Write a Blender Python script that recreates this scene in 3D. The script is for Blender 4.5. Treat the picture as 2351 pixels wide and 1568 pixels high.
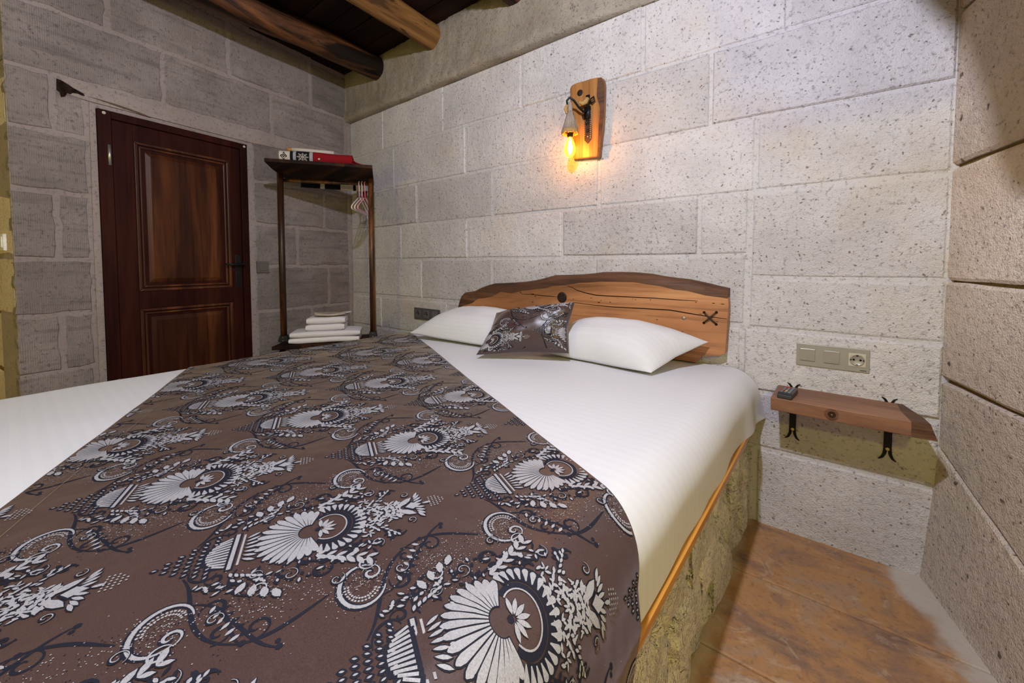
import bpy, bmesh, math, random
from mathutils import Vector, Matrix, noise
from math import sin, cos, pi, radians, sqrt, atan2

for o in list(bpy.data.objects): bpy.data.objects.remove(o)
SC = bpy.context.scene
COL = SC.collection

# ------------------------------------------------------------------ camera, world, lights, exposure
W, H, F, PY = 2351, 1568, 910.0, 644.776
YAW, PITCH, ROLL = 0.661795, 0.042408, -0.000136
f0 = Vector((-sin(YAW), cos(YAW), 0)); r0 = Vector((cos(YAW), sin(YAW), 0)); u0 = Vector((0, 0, 1))
fw = f0*cos(PITCH) - u0*sin(PITCH); up = u0*cos(PITCH) + f0*sin(PITCH)
rt = r0*cos(ROLL) + up*sin(ROLL); up = -r0*sin(ROLL) + up*cos(ROLL)
cd = bpy.data.cameras.new('camera'); cam = bpy.data.objects.new('camera', cd); COL.objects.link(cam)
cd.sensor_width = 36.0; cd.lens = F/W*36.0; cd.shift_y = -(H/2-PY)/W; cd.clip_start = 0.02
cam.matrix_world = Matrix(((rt.x, up.x, -fw.x, 3.359), (rt.y, up.y, -fw.y, -1.95), (rt.z, up.z, -fw.z, 1.101), (0, 0, 0, 1)))
SC.camera = cam

wd = bpy.data.worlds.new('world'); SC.world = wd; wd.use_nodes = True
wd.node_tree.nodes['Background'].inputs[0].default_value = (1.0, 0.9, 0.75, 1)
wd.node_tree.nodes['Background'].inputs[1].default_value = 0.0

def lamp(name, loc, power, color, radius):
    l = bpy.data.lights.new(name, 'POINT'); l.energy = power; l.color = color; l.shadow_soft_size = radius
    o = bpy.data.objects.new(name, l); COL.objects.link(o); o.location = loc
    return o
COOL = (3.05, -1.80, 2.30)
# ceiling lamp over the bed's foot: the shelf, rack and log shadows in the picture point back to it
lamp('ceiling_lamp_offscreen', COOL, 112, (0.81, 0.83, 1.0), 0.035)
# amber wall lamps, at sconce height on the walls behind the camera: they give the yellow in every shadow
lamp('wall_lamp_right_offscreen', (4.10, -2.30, 1.70), 22, (1.0, 0.92, 0.09), 0.06)
lamp('wall_lamp_front_offscreen', (0.90, -4.30, 1.70), 20, (1.0, 0.92, 0.09), 0.06)

vs = SC.view_settings
SC.display_settings.display_device = 'sRGB'
vs.view_transform = 'Standard'; vs.look = 'None'; vs.gamma = 1.0; vs.use_curve_mapping = False
vs.exposure = 0.45

# ------------------------------------------------------------------ helpers
def mesh(name, verts, faces, mat=None, parent=None, smooth=False, mats=None, midx=None, bevel=0.0):
    off = parent.location if (parent is not None and parent.type == 'EMPTY') else Vector((0, 0, 0))
    if parent is not None and parent.parent is not None and parent.parent.type == 'EMPTY': off = parent.parent.location
    me = bpy.data.meshes.new(name)
    me.from_pydata([(v[0]-off[0], v[1]-off[1], v[2]-off[2]) for v in verts], [], faces)
    if mats:
        for m in mats: me.materials.append(m)
        for p, i in zip(me.polygons, midx): p.material_index = i
    elif mat: me.materials.append(mat)
    if smooth: me.polygons.foreach_set('use_smooth', [True]*len(me.polygons))
    me.update()
    bm = bmesh.new(); bm.from_mesh(me)
    if not mats: bmesh.ops.recalc_face_normals(bm, faces=bm.faces)
    bm.to_mesh(me); bm.free()
    o = bpy.data.objects.new(name, me); COL.objects.link(o)
    if parent is not None: o.parent = parent
    if bevel > 0:
        b = o.modifiers.new('bevel', 'BEVEL'); b.width = bevel; b.segments = 2; b.limit_method = 'ANGLE'; b.angle_limit = radians(40)
    return o

def tag(o, label=None, cat=None, group=None, kind=None):
    if label: o['label'] = label
    if cat: o['category'] = cat
    if group: o['group'] = group
    if kind: o['kind'] = kind
    return o

def thing(name, loc, label, cat, group=None):
    o = bpy.data.objects.new(name, None); COL.objects.link(o); o.location = loc; o.empty_display_size = 0.05
    return tag(o, label, cat, group)

class Geo:
    def __init__(s): s.v = []; s.f = []
    def add(s, v, f):
        n = len(s.v); s.v += [tuple(a) for a in v]; s.f += [tuple(i+n for i in q) for q in f]; return s
    def box(s, a, b, M=None):
        x0, y0, z0 = a; x1, y1, z1 = b
        v = [Vector(c) for c in ((x0,y0,z0),(x1,y0,z0),(x1,y1,z0),(x0,y1,z0),(x0,y0,z1),(x1,y0,z1),(x1,y1,z1),(x0,y1,z1))]
        if M: v = [M(c) for c in v]
        return s.add(v, [(0,3,2,1),(4,5,6,7),(0,1,5,4),(1,2,6,5),(2,3,7,6),(3,0,4,7)])
    def tube(s, pts, rad, n=8, cap=True):
        pts = [Vector(p) for p in pts]; m = len(pts)
        rr = rad if isinstance(rad, (list, tuple)) else [rad]*m
        ref = None; v = []
        for i, p in enumerate(pts):
            t = (pts[min(i+1, m-1)] - pts[max(i-1, 0)])
            t = t.normalized() if t.length > 1e-9 else Vector((0, 0, 1))
            if ref is None: ref = t.orthogonal().normalized()
            ref = (ref - t*ref.dot(t)); ref = ref.normalized() if ref.length > 1e-6 else t.orthogonal().normalized()
            bi = t.cross(ref)
            for k in range(n):
                a = 2*pi*k/n; v.append(p + (ref*cos(a) + bi*sin(a))*rr[i])
        f = [(i*n+k, i*n+(k+1) % n, (i+1)*n+(k+1) % n, (i+1)*n+k) for i in range(m-1) for k in range(n)]
        if cap: f += [tuple(range(n))[::-1], tuple((m-1)*n+k for k in range(n))]
        return s.add(v, f)
    def lathe(s, prof, c, axis=(0, 0, 1), n=16):
        ax = Vector(axis).normalized(); e1 = ax.orthogonal().normalized(); e2 = ax.cross(e1); c = Vector(c); v = []
        for r, h in prof:
            for k in range(n):
                a = 2*pi*k/n; v.append(c + ax*h + (e1*cos(a)+e2*sin(a))*max(r, 1e-5))
        m = len(prof)
        f = [(i*n+k, i*n+(k+1) % n, (i+1)*n+(k+1) % n, (i+1)*n+k) for i in range(m-1) for k in range(n)]
        f += [tuple(range(n))[::-1], tuple((m-1)*n+k for k in range(n))]
        return s.add(v, f)
    def prism(s, poly, M, d0, d1, inset=0.0):
        # poly in wall coords (p,q); M(p,q,d) -> world; optional inset of the d1 face toward the centroid
        n = len(poly); cx = sum(p[0] for p in poly)/n; cy = sum(p[1] for p in poly)/n
        def ins(p):
            if not inset: return p
            dx, dy = p[0]-cx, p[1]-cy; l = sqrt(dx*dx+dy*dy) or 1
            return (p[0]-dx/l*inset, p[1]-dy/l*inset)
        v = [M(p[0], p[1], d0) for p in poly] + [M(*ins(p), d1) for p in poly]
        return s.add(v, [tuple(range(n))[::-1], tuple(range(n, 2*n))] + [(i, (i+1) % n, n+(i+1) % n, n+i) for i in range(n)])
    def build(s, name, mat, parent=None, smooth=False, bevel=0.0): return mesh(name, s.v, s.f, mat, parent, smooth, bevel=bevel)

def autosmooth(o, ang=35):
    for p in o.data.polygons: p.use_smooth = True
    try:
        o.data.set_sharp_from_angle(angle=radians(ang))
    except Exception: pass
    return o

# wall frames: M(p, q, d) = along the wall, height, distance out into the room
TH = -0.162278
UL = Vector((-sin(TH), -cos(TH), 0)); NL = Vector((cos(TH), -sin(TH), 0))   # left wall
UR = Vector((0.2334, -0.9724, 0)); NR = Vector((-0.9724, -0.2334, 0)); R0 = Vector((3.697, 0, 0))
def WB(x, z, d=0.0): return Vector((x, -d, z))
def WL(s, z, d=0.0): return UL*s + NL*d + Vector((0, 0, z))
def WR(s, z, d=0.0): return R0 + UR*s + NR*d + Vector((0, 0, z))
PE = UL*1.941                                                       # outer corner of the left wall
def WP(s, z, d=0.0): return PE - NL*s + UL*d + Vector((0, 0, z))     # the reveal beyond that corner

# ------------------------------------------------------------------ materials
class NT:
    def __init__(s, name):
        s.m = bpy.data.materials.new(name); s.m.use_nodes = True; s.t = s.m.node_tree; s.n = s.t.nodes; s.l = s.t.links
        s.b = s.n['Principled BSDF']; s._c = None
    def co(s):
        if s._c is None: s._c = s.n.new('ShaderNodeTexCoord').outputs['Object']
        return s._c
    def map(s, scale=(1, 1, 1), rot=(0, 0, 0), loc=(0, 0, 0)):
        m = s.n.new('ShaderNodeMapping'); m.inputs['Scale'].default_value = scale; m.inputs['Rotation'].default_value = rot; m.inputs['Location'].default_value = loc
        s.l.new(s.co(), m.inputs[0]); return m.outputs[0]
    def noise(s, scale, detail=4, rough=0.55, vec=None, dist=0.0):
        n = s.n.new('ShaderNodeTexNoise'); n.inputs['Scale'].default_value = scale; n.inputs['Detail'].default_value = detail
        n.inputs['Roughness'].default_value = rough; n.inputs['Distortion'].default_value = dist
        s.l.new(vec or s.co(), n.inputs['Vector']); return n.outputs['Fac']
    def voro(s, scale, vec=None, rnd=1.0):
        n = s.n.new('ShaderNodeTexVoronoi'); n.inputs['Scale'].default_value = scale; n.inputs['Randomness'].default_value = rnd
        s.l.new(vec or s.co(), n.inputs['Vector']); return n.outputs['Distance'], n.outputs['Color']
    def wave(s, scale, vec=None, dist=0.0, dscale=1.0, dirn='X', detail=2, prof='SIN'):
        n = s.n.new('ShaderNodeTexWave'); n.inputs['Scale'].default_value = scale; n.inputs['Distortion'].default_value = dist
        n.inputs['Detail Scale'].default_value = dscale; n.inputs['Detail'].default_value = detail; n.bands_direction = dirn; n.wave_profile = prof
        s.l.new(vec or s.co(), n.inputs['Vector']); return n.outputs['Fac']
    def math(s, op, a, b=0.5, clamp=False):
        n = s.n.new('ShaderNodeMath'); n.operation = op; n.use_clamp = clamp
        for i, x in enumerate((a, b)):
            if isinstance(x, (int, float)): n.inputs[i].default_value = x
            else: s.l.new(x, n.inputs[i])
        return n.outputs[0]
    def ramp(s, fac, stops, interp='LINEAR'):
        n = s.n.new('ShaderNodeValToRGB'); e = n.color_ramp.elements; n.color_ramp.interpolation = interp
        while len(e) < len(stops): e.new(0.5)
        for q, (p, c) in zip(e, stops):
            q.position = p; q.color = c if len(c) == 4 else (*c, 1)
        s.l.new(fac, n.inputs[0]); return n.outputs[0]
    def step(s, fac, lo, hi):
        n = s.n.new('ShaderNodeMapRange'); n.interpolation_type = 'SMOOTHSTEP'
        n.inputs['From Min'].default_value = lo; n.inputs['From Max'].default_value = hi
        s.l.new(fac, n.inputs['Value']); return n.outputs['Result']
    def mix(s, fac, a, b, mode='MIX'):
        n = s.n.new('ShaderNodeMix'); n.data_type = 'RGBA'; n.blend_type = mode; n.clamp_factor = True
        if isinstance(fac, (int, float)): n.inputs[0].default_value = fac
        else: s.l.new(fac, n.inputs[0])
        for i, x in ((6, a), (7, b)):
            if isinstance(x, (tuple, list)): n.inputs[i].default_value = x if len(x) == 4 else (*x, 1)
            else: s.l.new(x, n.inputs[i])
        return n.outputs[2]
    def rand(s): return s.n.new('ShaderNodeObjectInfo').outputs['Random']
    def bump(s, h, strength=0.3, dist=0.01, prev=None):
        n = s.n.new('ShaderNodeBump'); n.inputs['Strength'].default_value = strength; n.inputs['Distance'].default_value = dist
        s.l.new(h, n.inputs['Height'])
        if prev is not None: s.l.new(prev, n.inputs['Normal'])
        s.l.new(n.outputs[0], s.b.inputs['Normal']); return n.outputs[0]
    def col(s, c):
        if isinstance(c, (tuple, list)): s.b.inputs['Base Color'].default_value = c if len(c) == 4 else (*c, 1)
        else: s.l.new(c, s.b.inputs['Base Color'])
        return s
    def set(s, rough=0.6, spec=0.4, metal=0.0):
        s.b.inputs['Roughness'].default_value = rough; s.b.inputs['Specular IOR Level'].default_value = spec; s.b.inputs['Metallic'].default_value = metal
        return s

def plain(name, c, rough=0.6, spec=0.4, metal=0.0, var=0.12, scale=40):
    t = NT(name); d = tuple(max(0, x*(1-var)) for x in c); e = tuple(x*(1+var) for x in c)
    t.col(t.ramp(t.noise(scale, 3), [(0.3, d), (0.7, e)])).set(rough, spec, metal); return t.m

def tuff(name, lo, hi, dark, spots=True, vary=0.10, bstr=0.55, tool=False, speck=0.5, rough_big=0.0):
    t = NT(name)
    c = t.ramp(t.noise(3.0, 5, 0.6), [(0.30, lo), (0.68, hi)])
    c = t.mix(t.step(t.noise(55, 3, 0.7), 0.52, 0.72), c, tuple(x*0.72 for x in lo))          # fine mottling
    c = t.mix(t.math('MULTIPLY', t.step(t.noise(110, 2, 0.6), 0.60, 0.70), speck), c, tuple(x*0.45 for x in lo))
    h = t.math('ADD', t.noise(190, 2, 0.7), t.math('MULTIPLY', t.noise(30, 2, 0.6), 1.3))
    if spots:
        nv = t.n.new('ShaderNodeTexNoise'); nv.inputs['Scale'].default_value = 26; t.l.new(t.co(), nv.inputs['Vector'])
        va = t.n.new('ShaderNodeVectorMath'); va.operation = 'MULTIPLY_ADD'; t.l.new(nv.outputs['Color'], va.inputs[0]); va.inputs[1].default_value = (0.035, 0.035, 0.035); t.l.new(t.co(), va.inputs[2])
        wv = va.outputs[0]
        d, k = t.voro(15, wv); s1 = t.math('MULTIPLY', t.step(d, 0.18, 0.09), t.step(k, 0.66, 0.70))
        c = t.mix(t.math('MULTIPLY', s1, 0.8), c, dark)
        d2, k2 = t.voro(48, wv); s2 = t.math('MULTIPLY', t.step(d2, 0.22, 0.12), t.step(k2, 0.60, 0.66))
        c = t.mix(t.math('MULTIPLY', s2, 0.75), c, dark)
        d3, k3 = t.voro(11, wv); s3 = t.math('MULTIPLY', t.step(d3, 0.22, 0.10), t.step(k3, 0.64, 0.68))
        c = t.mix(t.math('MULTIPLY', s3, 0.30), c, (0.26, 0.24, 0.26))
    # soft ochre stains
    c = t.mix(t.math('MULTIPLY', t.step(t.noise(1.7, 4, 0.6, t.map((1, 1, 1), loc=(3, 1, 7))), 0.55, 0.75), 0.35), c, (hi[0]*0.85, hi[1]*0.68, hi[2]*0.45))
    if tool:
        w = t.wave(42, t.map((1, 1, 0.35)), 2.5, 2.0, 'Y')
        msk = t.step(t.noise(6, 3, 0.5, t.map((1, 1, 2.2))), 0.42, 0.62)
        tm = t.math('MULTIPLY', t.step(w, 0.55, 0.9), msk)
        c = t.mix(t.math('MULTIPLY', tm, 0.38), c, tuple(x*0.5 for x in lo))
        st = t.step(t.noise(9, 4, 0.6, t.map((0.3, 0.3, 3.2))), 0.50, 0.70)
        c = t.mix(t.math('MULTIPLY', st, 0.55), c, tuple(x*0.62 for x in lo))
        h = t.math('SUBTRACT', h, t.math('MULTIPLY', w, 0.25))
    r = t.math('ADD', t.math('MULTIPLY', t.rand(), 2*vary), 1-vary)
    hs = t.n.new('ShaderNodeHueSaturation'); t.l.new(c, hs.inputs['Color']); t.l.new(r, hs.inputs['Value'])
    t.col(hs.outputs[0]).set(0.92, 0.12)
    b = t.bump(t.noise(13, 4, 0.65, None, 0.8), rough_big, 0.05) if rough_big else None
    t.bump(h, bstr, 0.007, b)
    return t.m

M_back = tuff('pale_tuff_stone', (0.50, 0.475, 0.475), (0.65, 0.625, 0.625), (0.10, 0.065, 0.05), bstr=0.8)
M_backmort = tuff('pale_lime_mortar', (0.53, 0.51, 0.51), (0.62, 0.60, 0.60), (0.1, 0.08, 0.06), spots=False, vary=0)
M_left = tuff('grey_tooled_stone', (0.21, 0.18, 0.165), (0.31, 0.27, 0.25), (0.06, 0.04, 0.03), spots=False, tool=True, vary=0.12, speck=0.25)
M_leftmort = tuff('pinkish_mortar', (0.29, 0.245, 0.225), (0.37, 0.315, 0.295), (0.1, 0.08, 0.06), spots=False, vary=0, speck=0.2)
M_right = tuff('tan_tuff_stone', (0.56, 0.47, 0.39), (0.70, 0.60, 0.50), (0.06, 0.035, 0.025), bstr=0.9)
M_rightmort = tuff('ochre_joint_earth', (0.13, 0.085, 0.025), (0.22, 0.15, 0.05), (0.1, 0.08, 0.06), spots=False, vary=0)
M_plaster = tuff('rough_ochre_plaster', (0.30, 0.26, 0.21), (0.43, 0.38, 0.31), (0.08, 0.05, 0.03), spots=False, vary=0, bstr=1.0)
M_smear = tuff('smeared_lime_plaster', (0.31, 0.26, 0.235), (0.39, 0.33, 0.30), (0.1, 0.07, 0.05), spots=False, vary=0, speck=0.3)
M_rubble = tuff('rubble_limestone', (0.66, 0.60, 0.50), (0.86, 0.81, 0.70), (0.09, 0.06, 0.03), spots=False, bstr=1.0, speck=0.6, rough_big=1.0)

def floor_mat():
    t = NT('rust_travertine')
    c = t.ramp(t.noise(3.6, 7, 0.68, t.map((1, 1.7, 1), (0, 0, 0.5)), 0.7), [(0.26, (0.11, 0.065, 0.05)), (0.40, (0.25, 0.145, 0.095)), (0.53, (0.40, 0.205, 0.085)), (0.64, (0.33, 0.215, 0.14)), (0.78, (0.48, 0.37, 0.27))])
    c = t.mix(t.math('MULTIPLY', t.step(t.noise(48, 5, 0.75), 0.50, 0.70), 0.7), c, (0.17, 0.095, 0.055))
    c = t.mix(t.math('MULTIPLY', t.step(t.noise(8, 5, 0.7, None, 2.0), 0.57, 0.66), 0.30), c, (0.55, 0.42, 0.31))
    sp = t.n.new('ShaderNodeSeparateXYZ'); t.l.new(t.co(), sp.inputs[0])
    q = t.math('ADD', t.math('ADD', sp.outputs[0], t.math('MULTIPLY', sp.outputs[1], 0.30)), t.math('MULTIPLY', t.noise(6, 4, 0.6), 0.22))
    c = t.mix(t.math('MULTIPLY', t.step(q, 3.655, 3.72), 0.85), c, (0.50, 0.46, 0.42))          # cement smeared along the right wall
    q2 = t.math('ADD', sp.outputs[0], t.math('MULTIPLY', t.noise(9, 4, 0.6), 0.10))
    c = t.mix(t.math('MULTIPLY', t.math('MULTIPLY', t.step(q2, 3.215, 3.165), t.step(sp.outputs[0], 2.9, 3.0)), 0.5), c, (0.62, 0.54, 0.45))           # lime dust at the foot of the plinth
    t.col(c).set(0.55, 0.35); b = t.bump(t.noise(7, 5, 0.6, None, 1.0), 0.4, 0.012); t.bump(t.noise(90, 4), 0.3, 0.004, b); return t.m
M_floor = floor_mat()
M_grout = plain('floor_grout', (0.62, 0.52, 0.42), 0.9, 0.1)
M_cement = tuff('grey_cement_screed', (0.27, 0.255, 0.24), (0.37, 0.35, 0.33), (0.1, 0.1, 0.1), spots=False, vary=0)

def wood(name, dark, mid, light, axis='X', scale=6.0, rough=0.45, grain=14, spec=0.4, knots=0.0, bstr=0.25):
    t = NT(name)
    st = {'X': (0.12, 1, 1), 'Y': (1, 0.12, 1), 'Z': (1, 1, 0.12)}[axis]
    v = t.map(st)
    n = t.noise(scale, 5, 0.6, v, 0.8)
    c = t.ramp(n, [(0.28, dark), (0.5, mid), (0.72, light)])
    g = t.noise(scale*grain, 3, 0.6, t.map(tuple(x if x == 1 else 0.03 for x in st)))
    c = t.mix(t.math('MULTIPLY', t.step(g, 0.50, 0.68), 0.55), c, dark)
    t.col(c).set(rough, spec); t.bump(g, bstr, 0.002); return t.m
M_door = wood('dark_stained_door_wood', (0.012, 0.0035, 0.003), (0.045, 0.013, 0.005), (0.14, 0.045, 0.013), 'Z', 5, 0.42, spec=0.15)
M_doorframe = wood('dark_door_frame_wood', (0.012, 0.003, 0.0025), (0.028, 0.006, 0.004), (0.055, 0.013, 0.006), 'Z', 5, 0.55, spec=0.08)
M_doortrim = wood('worn_door_moulding_wood', (0.02, 0.006, 0.004), (0.06, 0.018, 0.008), (0.16, 0.055, 0.02), 'Z', 7, 0.38, spec=0.25)
M_rack = wood('scorched_pine', (0.006, 0.003, 0.002), (0.045, 0.016, 0.006), (0.30, 0.11, 0.03), 'Z', 11, 0.4)
M_rackshelf = wood('scorched_pine_board', (0.006, 0.003, 0.0025), (0.02, 0.008, 0.005), (0.10, 0.038, 0.012), 'X', 9, 0.6, spec=0.1)
M_log = None
def charred(name, dark, mid, light):
    t = NT(name); v = t.map((1, 0.14, 1))
    c = t.ramp(t.noise(6, 6, 0.65, v, 1.0), [(0.30, dark), (0.5, mid), (0.70, light)])
    c = t.mix(t.step(t.noise(5, 5, 0.7, t.map((2.2, 0.5, 2.2), loc=(1, 2, 3))), 0.56, 0.62), c, tuple(x*0.25 for x in mid))
    t.col(c).set(0.55, 0.25); b = t.bump(t.noise(9, 5, 0.6, v), 0.8, 0.02); t.bump(t.noise(60, 4, 0.6, t.map((1, 0.1, 1))), 0.5, 0.004, b); return t.m
M_log = charred('charred_log_bark', (0.005, 0.003, 0.002), (0.010, 0.005, 0.003), (0.20, 0.075, 0.025))
M_log2 = charred('amber_log', (0.05, 0.02, 0.006), (0.24, 0.115, 0.035), (0.42, 0.24, 0.08))
M_board = wood('dark_ceiling_board', (0.005, 0.002, 0.002), (0.012, 0.005, 0.004), (0.030, 0.012, 0.007), 'X', 6, 0.7, spec=0.15)
M_head = wood('honey_slab_wood', (0.17, 0.065, 0.026), (0.46, 0.205, 0.085), (0.68, 0.37, 0.17), 'X', 4.2, 0.45, grain=11)
M_bark = wood('dark_bark_edge_wood', (0.028, 0.012, 0.008), (0.095, 0.04, 0.02), (0.19, 0.09, 0.045), 'X', 9, 0.6, bstr=0.8)
M_shelf = wood('walnut_shelf_wood', (0.12, 0.055, 0.032), (0.26, 0.125, 0.07), (0.36, 0.185, 0.10), 'X', 7, 0.55)
M_sconce = wood('oiled_sconce_wood', (0.14, 0.05, 0.014), (0.36, 0.16, 0.05), (0.50, 0.25, 0.085), 'Z', 6, 0.4)
M_plat = wood('orange_varnished_board', (0.34, 0.13, 0.02), (0.52, 0.22, 0.035), (0.60, 0.28, 0.05), 'Y', 6, 0.35)
M_iron = plain('black_wrought_iron', (0.012, 0.012, 0.013), 0.45, 0.5, 0.6)
M_blackplastic = plain('black_plastic', (0.016, 0.016, 0.018), 0.35, 0.5)
M_greyframe = plain('champagne_grey_plastic', (0.33, 0.315, 0.265), 0.4, 0.5, 0.2, 0.03)
M_greykey = plain('silver_rocker_plastic', (0.40, 0.39, 0.35), 0.28, 0.6, 0.5, 0.03)
M_socket = plain('ivory_socket_plastic', (0.50, 0.47, 0.36), 0.4, 0.5, 0, 0.03)
M_darkplate = plain('anthracite_plate_plastic', (0.075, 0.07, 0.075), 0.45, 0.5)
M_darkkey = plain('smoked_module_plastic', (0.12, 0.115, 0.12), 0.4, 0.5)
M_whiteplastic = plain('white_switch_plastic', (0.75, 0.75, 0.73), 0.4, 0.5)
M_brass = plain('brass_screw', (0.52, 0.44, 0.22), 0.35, 0.5, 0.7)
M_steel = plain('steel_pin', (0.45, 0.44, 0.43), 0.35, 0.5, 0.8)
M_bronze = plain('bronze_grey_plastic', (0.15, 0.135, 0.12), 0.45, 0.4, 0.2, 0.03)
M_slot = plain('dark_slot', (0.01, 0.01, 0.01), 0.8, 0.1)
M_red = plain('red_wool', (0.20, 0.008, 0.012), 0.9, 0.1, 0, 0.2, 300)
M_cream = plain('cream_wool', (0.52, 0.47, 0.42), 0.9, 0.1, 0, 0.1, 300)
M_blackwool = plain('black_wool', (0.010, 0.010, 0.012), 0.9, 0.1)
M_greywool = plain('grey_wool', (0.30, 0.31, 0.34), 0.9, 0.1)
M_towel = plain('white_terry_towel', (0.72, 0.70, 0.72), 0.95, 0.1, 0, 0.05, 400)
M_beigecloth = plain('beige_wrapped_slipper', (0.42, 0.36, 0.31), 0.5, 0.4)
M_pink = plain('pink_hanger_plastic', (0.75, 0.33, 0.46), 0.35, 0.5)
M_white_h = plain('pale_hanger_plastic', (0.80, 0.66, 0.68), 0.35, 0.5)
M_rope = plain('grey_jute_rope', (0.33, 0.27, 0.22), 0.95, 0.1, 0, 0.35, 300)
M_roped = plain('straw_jute_rope', (0.42, 0.26, 0.10), 0.95, 0.1, 0, 0.35, 300)
M_leather = plain('dark_brown_leather', (0.035, 0.016, 0.010), 0.45, 0.4)
M_button_r = plain('red_remote_key', (0.4, 0.03, 0.03), 0.5); M_button_y = plain('yellow_remote_key', (0.55, 0.38, 0.08), 0.5); M_button_g = plain('grey_remote_key', (0.16, 0.17, 0.19), 0.5)
M_knot = plain('dark_knot_wood', (0.022, 0.010, 0.006), 0.6, 0.3, 0, 0.5, 60)
M_crack = plain('wood_crack', (0.012, 0.006, 0.004), 0.9, 0.1)

def sheet_mat(name, stripe_axis='Y', amt=1.0, period=26):
    t = NT(name)
    w = t.wave(period, t.map((1, 1, 1)), 0.0, 1.0, stripe_axis)
    s = t.step(w, 0.42, 0.58)
    t.col(t.mix(s, (0.67, 0.67, 0.69), (0.655, 0.655, 0.677))).set(0.62, 0.25)
    t.b.inputs['Sheen Weight'].default_value = 0.08
    b = t.bump(t.noise(9, 3, 0.5), 0.06*amt, 0.02); t.bump(s, 0.10*amt, 0.001, b)
    return t.m
M_sheet = sheet_mat('white_satin_stripe_sheet', 'Y', 1.0, 10)
M_pillow = sheet_mat('white_pillowcase_cotton', 'Y', 0.6, 16)
M_pillow2 = sheet_mat('white_striped_pillowcase', 'Z', 1.6, 16)

def satin():
    t = NT('brown_satin_fabric')
    c = t.ramp(t.noise(600, 2), [(0.35, (0.046, 0.025, 0.022)), (0.65, (0.070, 0.039, 0.036))])
    t.col(c).set(0.36, 0.65)
    t.b.inputs['Sheen Weight'].default_value = 0.5; t.b.inputs['Sheen Roughness'].default_value = 0.35
    t.b.inputs['Sheen Tint'].default_value = (0.85, 0.75, 0.8, 1)
    b = t.bump(t.noise(4.5, 3, 0.5, t.map((1, 1, 1), (0, 0, 0.5))), 0.45, 0.035); t.bump(t.wave(240, None, 0.3, 1, 'Y'), 0.06, 0.0006, b); return t.m
M_satin = satin()
M_thread = plain('silver_thread', (0.36, 0.355, 0.38), 0.45, 0.5, 0.15, 0.2, 500)
M_ink = plain('navy_black_thread', (0.009, 0.010, 0.020), 0.7, 0.25, 0, 0.3, 500)

def bulb_mat():
    m = bpy.data.materials.new('amber_bulb_glass'); m.use_nodes = True; n = m.node_tree.nodes; l = m.node_tree.links; n.clear()
    o = n.new('ShaderNodeOutputMaterial'); tr = n.new('ShaderNodeBsdfTransparent'); tr.inputs[0].default_value = (1.0, 0.72, 0.28, 1)
    em = n.new('ShaderNodeEmission'); em.inputs[0].default_value = (1.0, 0.47, 0.07, 1); em.inputs[1].default_value = 0.9
    gl = n.new('ShaderNodeBsdfGlossy'); gl.inputs[1].default_value = 0.08
    a = n.new('ShaderNodeAddShader'); mx = n.new('ShaderNodeMixShader'); mx.inputs[0].default_value = 0.06
    nz = n.new('ShaderNodeTexNoise'); nz.inputs['Scale'].default_value = 20
    l.new(tr.outputs[0], mx.inputs[1]); l.new(gl.outputs[0], mx.inputs[2]); l.new(mx.outputs[0], a.inputs[0]); l.new(em.outputs[0], a.inputs[1]); l.new(a.outputs[0], o.inputs[0])
    return m
M_bulb = bulb_mat()
def emit(name, c, s):
    m = bpy.data.materials.new(name); m.use_nodes = True; n = m.node_tree.nodes; n.clear()
    o = n.new('ShaderNodeOutputMaterial'); e = n.new('ShaderNodeEmission'); e.inputs[0].default_value = (*c, 1); e.inputs[1].default_value = s
    m.node_tree.links.new(e.outputs[0], o.inputs[0]); return m
M_fil = emit('glowing_filament', (1.0, 0.50, 0.11), 140)

# ------------------------------------------------------------------ room shell
rnd = random.Random(7)
def slab(name, poly, M, d0, d1, mat, parent=None):
    return Geo().prism(poly, M, d0, d1).build(name, mat, parent)

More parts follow.
